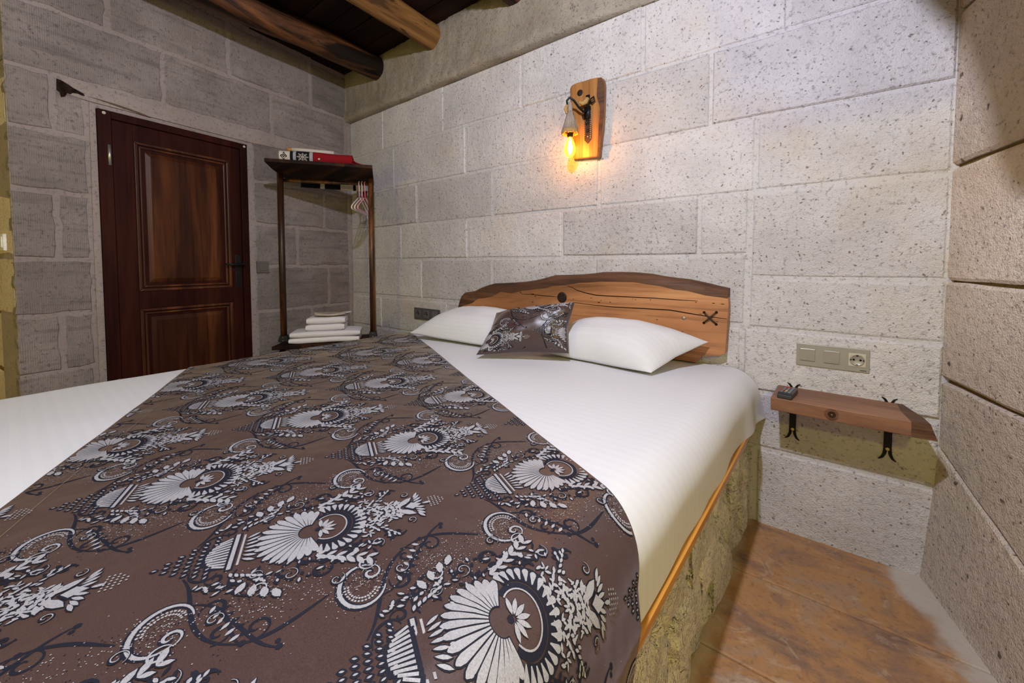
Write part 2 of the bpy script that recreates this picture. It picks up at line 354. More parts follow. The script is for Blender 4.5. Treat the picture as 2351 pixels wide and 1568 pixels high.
floor = tag(Geo().box((-1.6, -4.5, -0.12), (5.2, 0.1, -0.008)).build('floor', M_grout), kind='structure')
def stone_slab(poly, parent, mat, z0=-0.05, z1=0.0):
    o = Geo().prism(poly, lambda p, q, d: Vector((p, q, d)), z0, z1).build('floor_slab', mat, parent, bevel=0.004); return o
g = 0.0022
for i in range(11):
    y1 = -0.353 - 0.383*(i-1) - g; y0 = -0.353 - 0.383*i + g
    xs = [-1.55, -0.75, 0.05, 0.85, 1.65, 2.42, 3.02 if i % 2 == 0 else 3.04, 3.95, 4.75]
    for a, b in zip(xs[:-1], xs[1:]):
        stone_slab([(a+g, y0), (b-g, y0), (b-g, min(y1, 0.05)), (a+g, min(y1, 0.05))], floor, M_floor)
def stone(poly, M, parent, mat, d=0.0, ch=0.006, jit=0.0, nseg=0, seed=0, back=0.05, name='stone_block'):
    """one squared stone: outline in wall coords, chamfered front, slightly uneven"""
    r = random.Random(seed)
    pts = []
    n = len(poly)
    for i in range(n):
        a = poly[i]; b = poly[(i+1) % n]; L = sqrt((a[0]-b[0])**2+(a[1]-b[1])**2)
        k = max(1, int(L/nseg)) if nseg else 1
        for j in range(k):
            t = j/k; p = [a[0]+(b[0]-a[0])*t, a[1]+(b[1]-a[1])*t]
            if jit:
                p[0] += r.uniform(-jit, jit); p[1] += r.uniform(-jit, jit)
            pts.append(tuple(p))
    m = len(pts); cx = sum(p[0] for p in poly)/n; cy = sum(p[1] for p in poly)/n
    w = max(p[0] for p in poly)-min(p[0] for p in poly); h = max(p[1] for p in poly)-min(p[1] for p in poly)
    fx = 1-2*ch/w; fy = 1-2*ch/h
    tilt = [r.uniform(-0.002, 0.002) for _ in range(3)]
    v = [M(p[0], p[1], -back) for p in pts] + [M(p[0], p[1], d-ch*0.8) for p in pts]
    v += [M(cx+(p[0]-cx)*fx, cy+(p[1]-cy)*fy, d+tilt[0]+tilt[1]*(p[0]-cx)+tilt[2]*(p[1]-cy)) for p in pts]
    f = [(i, (i+1) % m, m+(i+1) % m, m+i) for i in range(m)] + [(m+i, m+(i+1) % m, 2*m+(i+1) % m, 2*m+i) for i in range(m)] + [tuple(2*m+i for i in range(m))]
    o = mesh(name, v, f, mat, parent)
    return o
def rect(a, b, c, d): return [(a, c), (b, c), (b, d), (a, d)]

# --- back wall (headboard wall)
wall_back = tag(slab('wall_back', rect(-0.3, 4.1, -0.1, 2.95), WB, -0.16, -0.005, M_backmort), kind='structure')
courses = [(2.365, 2.76, [2.62, 3.21, 3.70]),
           (2.035, 2.362, [0.0, 0.505, 1.226, 1.911, 2.648, 3.233, 3.70]),
           (1.710, 2.035, [0.0, 0.645, 1.442, 2.222, 2.955, 3.70]),
           (1.406, 1.710, [0.0, 0.26, 0.928, 1.686, 2.424, 3.133, 3.70]),
           (1.139, 1.406, [0.0, 0.73, 1.459, 2.198, 2.919, 3.115]),
           (1.043, 1.400, [3.118, 3.70]),
           (0.839, 1.139, [0.0, 0.28, 0.975, 1.681, 2.401, 3.108]),
           (0.830, 1.043, [3.118, 3.70]),
           (0.565, 0.832, [0.0, 0.451, 1.25, 2.0, 2.66, 3.099, 3.70]),
           (0.325, 0.565, [0.0, 0.75, 1.5, 2.25, 3.12, 3.70]),
           (-0.02, 0.325, [0.0, 0.4, 1.2, 1.95, 2.7, 3.16, 3.70])]
gap = 0.0085
k = 0
for z0, z1, xs in courses:
    for a, b in zip(xs[:-1], xs[1:]):
        k += 1
        lo = 0.004*noise.noise((a*3, z0*5, 1)); 
        stone([(a+gap, z0+gap+rnd.uniform(-.002, .002)), (b-gap, z0+gap+rnd.uniform(-.002, .002)), (b-gap, z1-gap+rnd.uniform(-.002, .002)), (a+gap, z1-gap+rnd.uniform(-.002, .002))],
              WB, wall_back, M_back, d=rnd.uniform(-0.001, 0.004), ch=0.006, jit=0.002, nseg=0.16, seed=k)

# plastered ledge along the top of the back wall
def ledge():
    V = []; Fc = []; nx = 170
    prof = [(0.0, 2.352), (0.052, 2.350), (0.066, 2.362), (0.070, 2.385), (0.062, 2.415), (0.050, 2.44), (0.047, 2.52), (0.045, 2.62), (0.043, 2.70), (0.04, 2.80), (-0.05, 2.80), (-0.05, 2.352)]
    m = len(prof)
    for i in range(nx+1):
        x = 0.005 + 2.78*i/nx
        fade = max(0.0, min(1.0, (2.80-x)/0.55)); fade = fade*fade*(3-2*fade)
        for j, (d, z) in enumerate(prof):
            nz_ = noise.noise((x*4, z*9, 3))*0.014 + noise.noise((x*15, z*24, 8))*0.009 + noise.noise((x*45, z*60, 4))*0.005
            dd = (d+nz_)*fade - 0.004*(1-fade) if d > 0 else d
            V.append(WB(x, z + (noise.noise((x*4, 1, 2))*0.008 if 0 < j < 6 else 0), dd))
    for i in range(nx):
        for j in range(m): Fc.append((i*m+j, i*m+(j+1) % m, (i+1)*m+(j+1) % m, (i+1)*m+j))
    Fc += [tuple(range(m)), tuple(nx*m+j for j in range(m))[::-1]]
    me = mesh('trim_1', V, Fc, mats=[M_plaster, M_plaster], midx=[1 if (q < nx*m and (q % m) in (0, 1, 2, 3, 4)) else 0 for q in range(len(Fc))], smooth=True)
    return tag(me, kind='structure')
ledge()

# --- left wall (door wall)
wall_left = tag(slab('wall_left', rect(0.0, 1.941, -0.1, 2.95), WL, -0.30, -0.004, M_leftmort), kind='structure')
LB = []
def row(z0, z1, ss):
    for a, b in zip(ss[:-1], ss[1:]): LB.append((a, b, z0, z1))
row(2.375, 2.74, [0.03, 0.378, 0.978, 1.575, 1.954])
row(2.055, 2.375, [0.05, 0.695, 1.337, 1.954])
row(1.765, 2.055, [1.675, 1.790, 1.954]); row(1.465, 1.765, [1.668, 1.954]); row(1.125, 1.465, [1.67, 1.794, 1.954])
row(0.842, 1.125, [1.672, 1.954]); row(0.552, 0.842, [1.675, 1.795, 1.954]); row(0.25, 0.552, [1.675, 1.954]); row(0.0, 0.25, [1.675, 1.954])
row(1.70, 2.00, [0.03, 0.45, 0.845]); row(1.39, 1.70, [0.03, 0.271, 0.84]); row(1.082, 1.39, [0.03, 0.517, 0.84]); row(0.752, 1.082, [0.03, 0.242, 0.84]); row(0.42, 0.752, [0.03, 0.40, 0.84]); row(0.0, 0.42, [0.03, 0.25, 0.84])
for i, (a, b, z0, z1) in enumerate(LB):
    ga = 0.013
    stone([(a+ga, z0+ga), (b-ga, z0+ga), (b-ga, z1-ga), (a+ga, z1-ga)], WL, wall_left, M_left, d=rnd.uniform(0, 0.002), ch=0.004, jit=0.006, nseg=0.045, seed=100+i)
# smeared plaster over the door, ragged lower and upper edges
r = random.Random(3)
top = [(0.60+0.045*i, 2.035 + 0.018*noise.noise((i*0.9, 2, 5)) + 0.05*max(0, noise.noise((i*0.35, 7, 1)))) for i in range(27)]
Geo().prism([(0.60, 1.975), (0.86, 1.962), (1.66, 1.965), (1.77, 1.975)] + top[::-1], WL, -0.02, 0.0055).build('plaster_smear', M_smear, wall_left)
Geo().prism([(1.640, 0.0), (1.668, 0.0), (1.668, 1.2), (1.662, 1.96), (1.640, 1.945)], WL, -0.03, 0.004).build('plaster_smear', M_smear, wall_left)
Geo().prism([(0.865, 0.0), (0.885, 0.0), (0.885, 1.935), (0.845, 1.965), (0.845, 0.0)], WL, -0.03, 0.004).build('plaster_smear', M_smear, wall_left)
Geo().prism([(0.0, 0.0), (0.038, 0.0), (0.035, 0.8), (0.045, 1.4), (0.032, 2.2), (0.05, 2.45), (0.04, 2.74), (0.0, 2.76)], WL, -0.03, 0.006).build('plaster_smear', M_smear, wall_left)
# hollow left of the door head, its shade painted near-black; lintel splinter over door
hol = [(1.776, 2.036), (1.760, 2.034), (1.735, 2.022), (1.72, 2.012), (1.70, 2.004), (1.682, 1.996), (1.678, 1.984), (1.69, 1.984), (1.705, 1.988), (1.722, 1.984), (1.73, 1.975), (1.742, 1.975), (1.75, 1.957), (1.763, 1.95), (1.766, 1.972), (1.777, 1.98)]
Geo().prism(hol, WL, -0.02, 0.0065).build('hollow_shade', plain('hollow_shade_black', (0.020, 0.012, 0.009), 0.95, 0.05, 0, 0.5, 60), wall_left)
Geo().prism([(1.667, 1.988), (1.62, 1.988), (1.55, 1.985), (1.49, 1.978), (1.44, 1.970), (1.405, 1.961), (1.45, 1.963), (1.52, 1.970), (1.60, 1.980)], WL, -0.01, 0.008).build('lintel_splinter', plain('weathered_lintel_wood', (0.13, 0.085, 0.06), 0.9, 0.1), wall_left)

# reveal wall beyond the outer corner of the door wall
wall_rev = tag(slab('wall_reveal', rect(0.03, 1.6, -0.1, 2.95), WP, -0.25, -0.006, M_rightmort), kind='structure')
i = 0
for z0, z1 in ((2.35, 2.8), (2.0, 2.35), (1.76, 2.0), (1.46, 1.76), (1.14, 1.46), (0.85, 1.14), (0.55, 0.85), (0.25, 0.55), (0.0, 0.25)):
    for a, b in ((0.0, 0.62), (0.62, 1.55)):
        i += 1; stone(rect(a+(0.004 if a else 0.010), b-0.004, z0+0.005, z1-0.005), WP, wall_rev, M_right, d=0.0, ch=0.010, jit=0.005, nseg=0.07, seed=300+i)

# --- right wall with a battered foot
wall_right = tag(slab('wall_right', rect(-0.05, 4.5, -0.1, 2.95), WR, -0.25, -0.016, M_rightmort), kind='structure')
i = 0
for a, b in ((-0.02, 0.92), (0.92, 1.75), (1.75, 2.6), (2.6, 3.5), (3.5, 4.45)):
    sl = lambda s: 0.475 - 0.38*s if s < 0.9 else 0.13
    for z0, z1 in ((2.35, 2.78), (1.93, 2.35), (1.424, 1.93), (1.043, 1.424), (0.706, 1.043)):
        i += 1; stone(rect(a+0.005, b-0.005, z0+0.0055, z1-0.0055), WR, wall_right, M_right, d=rnd.uniform(-0.002, 0.003), ch=0.010, jit=0.004, nseg=0.10, seed=400+i)
    i += 1; stone([(a+0.005, sl(max(0, a))+0.004), (b-0.005, sl(b)+0.004), (b-0.005, 0.701), (a+0.005, 0.701)], WR, wall_right, M_right, d=0.0, ch=0.010, jit=0.003, nseg=0.10, seed=400+i)
    # foot stone leans out toward the floor
    zt = [(a+0.004, sl(max(0, a))-0.004), (b-0.004, sl(b)-0.004)]
    V = [WR(a+0.004, -0.03, -0.06), WR(b-0.004, -0.03, -0.06), WR(b-0.004, zt[1][1], -0.06), WR(a+0.004, zt[0][1], -0.06),
         WR(a+0.004, -0.03, 0.036), WR(b-0.004, -0.03, 0.04), WR(b-0.004, zt[1][1], 0.004), WR(a+0.004, zt[0][1], 0.002)]
    mesh('stone_block', V, [(0, 3, 2, 1), (4, 5, 6, 7), (0, 1, 5, 4), (1, 2, 6, 5), (2, 3, 7, 6), (3, 0, 4, 7)], M_right, wall_right, bevel=0.008)

# walls behind the camera, closing the room
tag(Geo().box((-1.7, -4.6, -0.1), (5.3, -4.45, 2.95)).build('wall_front', M_right), kind='structure')
tag(Geo().box((-1.45, -4.5, -0.1), (-1.3, -1.6, 2.95)).build('wall_alcove', M_right), kind='structure')
# unseen stone slab added to cast the curved shadow, outline projected from the ceiling lamp
arc = []
for P_ in ((3.58, 0, 2.03), (3.599, 0, 2.0), (3.643, 0, 1.926), (3.685, 0, 1.855), (3.708, -0.013, 1.786), (3.734, -0.119, 1.593), (3.747, -0.176, 1.448), (3.755, -0.208, 1.354), (3.766, -0.255, 1.290), (3.775, -0.275, 1.274)):
    t_ = (-0.85-COOL[1])/(P_[1]-COOL[1]); arc.append((COOL[0]+(P_[0]-COOL[0])*t_, COOL[2]+(P_[2]-COOL[2])*t_))
arc = arc[::-1] + [(3.22, 2.30), (3.10, 2.42), (2.92, 2.55), (2.65, 2.66), (2.3, 2.74), (2.3, 2.80), (4.05, 2.80), (4.05, arc[-1][1])]
tag(Geo().prism(arc, lambda p, q, d: Vector((p, d, q)), -0.85, -0.93).build('shadow_blocker', M_right), kind='structure')

# --- ceiling: slab, boards and log beams
ceiling = tag(Geo().box((-1.6, -4.5, 2.792), (5.2, 0.15, 2.95)).build('ceiling', M_board), kind='structure')
y = 0.1; i = 0
while y > -4.4:
    wdt = 0.135 + 0.02*((i*7) % 3); i += 1
    Geo().box((-1.5, y-wdt+0.004, 2.762+0.003*((i*5) % 3)), (5.1, y-0.004, 2.80)).build('ceiling_board', M_board, ceiling)
    y -= wdt
def log(x0, z0, r_, slope, mat, label, seed, embed=0.05):
    V = []; Fc = []; nY = 60; nA = 18
    for i in range(nY+1):
        y = embed - 4.45*i/nY
        cx = x0 - slope*y + 0.012*noise.noise((y*1.2, seed, 0)); cz = z0 + 0.010*noise.noise((y*1.1, seed, 9))
        rr = r_*(1+0.07*noise.noise((y*2, seed, 4)))
        for k in range(nA):
            a = 2*pi*k/nA; q = rr*(1+0.07*noise.noise((cos(a)*1.5+seed, y*4, sin(a)*1.5)))
            V.append((cx+q*cos(a), y, cz+q*sin(a)))
    for i in range(nY):
        for k in range(nA): Fc.append((i*nA+k, i*nA+(k+1) % nA, (i+1)*nA+(k+1) % nA, (i+1)*nA+k))
    Fc += [tuple(range(nA)), tuple(nY*nA+k for k in range(nA))[::-1]]
    return tag(mesh('log_beam', V, Fc, mat, smooth=True), label, 'beam')
log(0.50, 2.672, 0.090, 0.03, M_log, 'blackened round log beam running along the door wall', 1)
log(1.165, 2.690, 0.085, 0.05, M_log2, 'amber brown round log beam, second from the door wall', 5)
log(1.90, 2.71, 0.085, 0.05, M_log, 'dark round log beam third from the door wall', 9)
log(3.95, 2.72, 0.080, 0.03, M_log, 'dark round log beam beside the right wall', 14)

# ceiling pendant over the bed
pt = thing('pendant_lamp', (COOL[0], COOL[1], 2.76), 'bare hanging pendant flex with ceiling rose over the bed foot', 'lamp')
Geo().lathe([(0.05, 2.765), (0.05, 2.745), (0.02, 2.73)], (COOL[0], COOL[1], 0)).build('ceiling_rose', M_iron, pt, True)
Geo().tube([(COOL[0], COOL[1], 2.74), (COOL[0], COOL[1], 2.44)], 0.004).build('flex', M_iron, pt, True)

# ------------------------------------------------------------------ door
def door():
    d = tag(slab('door_1', rect(0.886, 1.637, 0.0, 1.936), WL, -0.06, 0.006, M_doorframe), kind='structure')
    def P(name, poly, d0, d1, mat, inset=0.0, par=d, bev=0.003):
        return Geo().prism(poly, WL, d0, d1, inset).build(name, mat, par, bevel=bev)
    P('frame_post', rect(0.886, 0.93, 0.0, 1.936), 0.0, 0.022, M_doorframe); P('frame_post', rect(1.583, 1.637, 0.0, 1.936), 0.0, 0.022, M_doorframe)
    P('frame_head', rect(0.93, 1.583, 1.895, 1.936), 0.0, 0.022, M_doorframe)
    # leaf: stiles, rails, panels
    P('stile', rect(0.934, 1.003, 0.01, 1.892), 0.0, 0.014, M_doorframe); P('stile', rect(1.492, 1.58, 0.01, 1.892), 0.0, 0.014, M_doorframe)
    P('rail', rect(1.003, 1.492, 1.80, 1.892), 0.0, 0.014, M_doorframe); P('rail', rect(1.003, 1.492, 0.84, 0.942), 0.0, 0.014, M_doorframe); P('rail', rect(1.003, 1.492, 0.01, 0.15), 0.0, 0.014, M_doorframe)
    for z0, z1 in ((0.942, 1.80), (0.15, 0.84)):
        for w0, w1, dd in ((0.0, 0.016, 0.020), (0.022, 0.034, 0.015)):
            a, b, c, e = 1.003+w0, 1.492-w0, z0+w0, z1-w0; wv = w1-w0
            for poly in ([(a, c), (a, e), (a+wv, e-wv), (a+wv, c+wv)], [(b, c), (b, e), (b-wv, e-wv), (b-wv, c+wv)], [(a, c), (b, c), (b-wv, c+wv), (a+wv, c+wv)], [(a, e), (b, e), (b-wv, e-wv), (a+wv, e-wv)]):
                P('moulding', poly, 0.0, dd, M_doortrim, 0.0, d, 0.004)
        # raised field
        a, b, c, e = 1.042, 1.453, z0+0.039, z1-0.039
        v = [WL(x, z, 0.002) for x, z in ((a, c), (b, c), (b, e), (a, e))] + [WL(x, z, 0.013) for x, z in ((a+0.035, c+0.035), (b-0.035, c+0.035), (b-0.035, e-0.035), (a+0.035, e-0.035))]
        mesh('panel', v, [(0, 1, 5, 4), (1, 2, 6, 5), (2, 3, 7, 6), (3, 0, 4, 7), (4, 5, 6, 7)], M_door, d)
    # iron lever handle on a long pierced plate
    pl = P('handle_plate', [(0.945, 0.935), (0.978, 0.935), (0.980, 0.95), (0.980, 1.155), (0.974, 1.168), (0.949, 1.168), (0.943, 1.155), (0.943, 0.95)], 0.012, 0.017, M_iron)
    g = Geo().tube([WL(0.960, 1.10, 0.015), WL(0.960, 1.10, 0.055)], 0.008); g.tube([WL(0.938, 1.101, 0.055), WL(0.960, 1.101, 0.057), WL(1.00, 1.098, 0.056), WL(1.055, 1.100, 0.052)], [0.007, 0.009, 0.007, 0.006])
    g.build('lever', M_iron, pl, True)
    Geo().lathe([(0.004, 0.0), (0.004, 0.006)], WL(0.962, 1.0, 0.014), NL, 10).build('keyhole', M_slot, pl)
    for i in range(9):
        for s in (0.951, 0.972):
            Geo().lathe([(0.0032, 0.0), (0.002, 0.0025)], WL(s, 0.945+i*0.027, 0.0165), NL, 6).build('stud', M_iron, pl)
    Geo().tube([WL(1.597, 1.64, 0.026), WL(1.597, 1.75, 0.026)], 0.007).build('hinge', M_steel, d, True)
    Geo().tube([WL(1.597, 0.35, 0.026), WL(1.597, 0.46, 0.026)], 0.007).build('hinge', M_steel, d, True)
    for s, z in ((1.612, 1.918), (0.905, 1.918)):
        Geo().lathe([(0.008, 0), (0.008, 0.003), (0.004, 0.005)], WL(s, z, 0.021), NL, 12).build('screw_cap', M_socket, d)
door()

# ------------------------------------------------------------------ bed: masonry base, board, mattress
base = tag(Geo().box((1.20, -2.02, 0.0), (3.03, -0.012, 0.434)).build('masonry_plinth', M_rightmort), 'rough rubble masonry plinth carrying the bed', 'plinth')
def rock(c, s, seed, parent, mat, name='rubble_stone'):
    bm = bmesh.new(); bmesh.ops.create_cube(bm, size=2.0); bmesh.ops.subdivide_edges(bm, edges=bm.edges, cuts=6, use_grid_fill=True)
    for v in bm.verts:
        p = v.co.copy(); n_ = p.normalized(); q = p*0.50 + n_*0.66
        n1 = noise.noise((n_.x*1.2+seed*3.1, n_.y*1.2, n_.z*1.2)); n2 = noise.noise((n_.x*2.7, n_.y*2.7+seed*1.7, n_.z*2.7)); n3 = noise.noise((n_.x*7, n_.y*7+seed*2.7, n_.z*7))
        ridge = abs(noise.noise((n_.x*2.0+seed, n_.y*2.0, n_.z*2.0+seed*0.7)))
        q *= 1 + 0.26*n1 + 0.14*n2 + 0.05*n3 - 0.22*ridge
        x, y, z = c[0]+q.x*s[0], c[1]+q.y*s[1], c[2]+q.z*s[2]
        lim = 3.164 + 0.03*max(y, -2.06) - 0.024                    # stay behind the board and the hanging cloth
        if x > lim: x = lim + 0.02*(1-math.exp(-(x-lim)/0.02))
        v.co = Vector((x, min(y, -0.001), max(-0.002, min(z, 0.438))))
    me = bpy.data.meshes.new(name); bm.to_mesh(me); bm.free(); me.materials.append(mat)
    o = bpy.data.objects.new(name, me); COL.objects.link(o); o.parent = parent
    autosmooth(o, 16); return o
r = random.Random(21); sd = 0
for z0, z1, wmin, wmax, y in ((0.0, 0.17, 0.14, 0.30, -0.012), (0.15, 0.31, 0.12, 0.26, -0.012), (0.28, 0.43, 0.10, 0.24, -0.012)):
    while y > -2.02:
        w = r.uniform(wmin, wmax); y1 = max(y-w, -2.06); sd += 1
        xo = 3.045 + (0.022 if z0 == 0 else 0.008) + r.uniform(-0.022, 0.022); dz = r.uniform(-0.015, 0.015) if z0 > 0 else 0.0
        rock((xo, (y+y1)/2, (z0+z1)/2+dz), (0.068, (y-y1)/2*1.03, (z1-z0)/2*r.uniform(0.92, 1.06)), sd, base, M_rubble)
        y = y1
def xr_edge(Y): return 3.06 + 0.03*Y
plat = Geo().add([(1.16, -2.06, 0.437), (xr_edge(-2.06)+0.110, -2.06, 0.437), (xr_edge(-0.02)+0.108, -0.012, 0.437), (1.16, -0.012, 0.437), (1.16, -2.06, 0.456), (xr_edge(-2.06)+0.110, -2.06, 0.456), (xr_edge(-0.02)+0.108, -0.012, 0.456), (1.16, -0.012, 0.456)],
                 [(0, 3, 2, 1), (4, 5, 6, 7), (0, 1, 5, 4), (1, 2, 6, 5), (2, 3, 7, 6), (3, 0, 4, 7)]).build('bed_board', M_plat)
tag(plat, 'orange varnished board edge under the white bed sheet', 'board')
mt = tag(Geo().box((1.175, -2.05, 0.456), (3.02, -0.05, 0.610)).build('mattress', M_towel, bevel=0.03), 'white mattress under the sheet on the masonry base', 'mattress')

Z0 = 0.652; RB = 0.10; XL = 1.235; YF = -2.02
def bedsurf(X, Y, off=0.0, zmin=0.455, out=0.0):
    """point of the made bed for flattened cloth coordinates X (across), Y (along)"""
    y = Y; xr = xr_edge(max(Y, YF)); hang = 0.0
    zt = Z0 + 0.004*noise.noise((X*2.2, Y*2.2, 0.3)) + 0.002*noise.noise((X*6, Y*5, 2.3))
    zt -= 0.035*max(0.0, min(1.0, (Y+0.42)/0.3))*max(0.0, min(1.0, (1.75-X)/0.5))
    x = X; z = zt + off
    if X > xr:
        t = X-xr
        if t < RB*pi/2:
            a = t/RB; x = xr+(RB+off)*sin(a); z = zt-RB+(RB+off)*cos(a); hang = 0.35*(1-cos(a))
        else:
            x = xr+RB+off+out*min(1.0, (t-RB*pi/2)/0.05); z = zt-RB-(t-RB*pi/2); hang = 0.35 + 0.65*min(1.0, (t-RB*pi/2)/0.10)
    elif X < XL:
        t = XL-X
        if t < RB*pi/2:
            a = t/RB; x = XL-(RB+off)*sin(a); z = zt-RB+(RB+off)*cos(a)
        else: x = XL-RB-off; z = zt-RB-(t-RB*pi/2)
    if hang > 0:
        hd = max(0.0, min(1.0, (Y+0.75)/0.6))
        x += hang*(0.010*hd*sin(Y*19+0.6+1.0*sin(Y*7)) + 0.006*noise.noise((Y*6, z*3, 4)) + 0.030*max(0.0, min(1.0, (Y+0.30)/0.25)))
        z += hang*0.006*noise.noise((Y*3, 2, 7))
    if Y < YF:
        t = YF-Y
        if t < RB*pi/2: a = t/RB; y = YF-(RB+off)*sin(a); z -= (RB+off)*(1-cos(a))
        else: y = YF-RB-off; z -= RB+(t-RB*pi/2)
    return Vector((x, y, max(z, zmin)))

def sheet():
    nx, ny = 150, 130; V = []; Fc = []
    Xa, Xb = XL-0.255, 3.06+0.252
    for j in range(ny+1):
        Y = -0.012 - (2.29-0.012)*j/ny
        for i in range(nx+1):
            X = Xa + (Xb-Xa)*i/nx + (0.03*Y if i > nx*0.8 else 0)*((i/nx-0.8)/0.2 if i > nx*0.8 else 0)
            V.append(bedsurf(X, Y))
    for j in range(ny):
        for i in range(nx): q = j*(nx+1)+i; Fc.append((q, q+nx+1, q+nx+2, q+1))
    o = mesh('bed_sheet', V, Fc, M_sheet, smooth=True)
    return tag(o, 'white satin-striped sheet stretched over the bed and hanging at its side', 'sheet')
sheet()

# ------------------------------------------------------------------ damask bed runner
AX = Vector((0.891, -0.454)); BX = Vector((0.454, 0.891))
def run_xy(a, b): return (AX.x*a + BX.x*b, AX.y*a + BX.y*b)
BLO, BHI, ALO, AHI = -0.755, 0.282, 0.70, 4.10
def runsurf(a, b, off=0.0):
    X, Y = run_xy(a, b)
    rip = 0.003*noise.noise((a*3, b*3, 11)) + 0.0012*noise.noise((a*8, b*2.5, 5))
    return bedsurf(X, Y, 0.006 + rip + off, 0.2, 0.018)
def inrun(a, b):
    if not (BLO+0.003 < b < BHI-0.003): return False
    X, Y = run_xy(a, b)
    return X > XL-0.33 and X < 3.50 and Y > YF-0.25
def runner():
    st = 0.012; na = int((AHI-ALO)/st); nb = int((BHI-BLO)/st)
    idx = {}; V = []; Fc = []
    for i in range(na+1):
        for j in range(nb+1):
            a = ALO+(AHI-ALO)*i/na; b = BLO+(BHI-BLO)*j/nb; X, Y = run_xy(a, b)
            if X < XL-0.36 or X > 3.52 or Y < YF-0.30: continue
            idx[(i, j)] = len(V); V.append(runsurf(a, b))
    for i in range(na):
        for j in range(nb):
            q = [(i, j), (i, j+1), (i+1, j+1), (i+1, j)]
            if all(k in idx for k in q): Fc.append(tuple(idx[k] for k in q))
    return tag(mesh('bed_runner', V, Fc, M_satin, smooth=True), 'brown satin runner with black and silver damask motifs laid askew across the bed', 'bed runner')

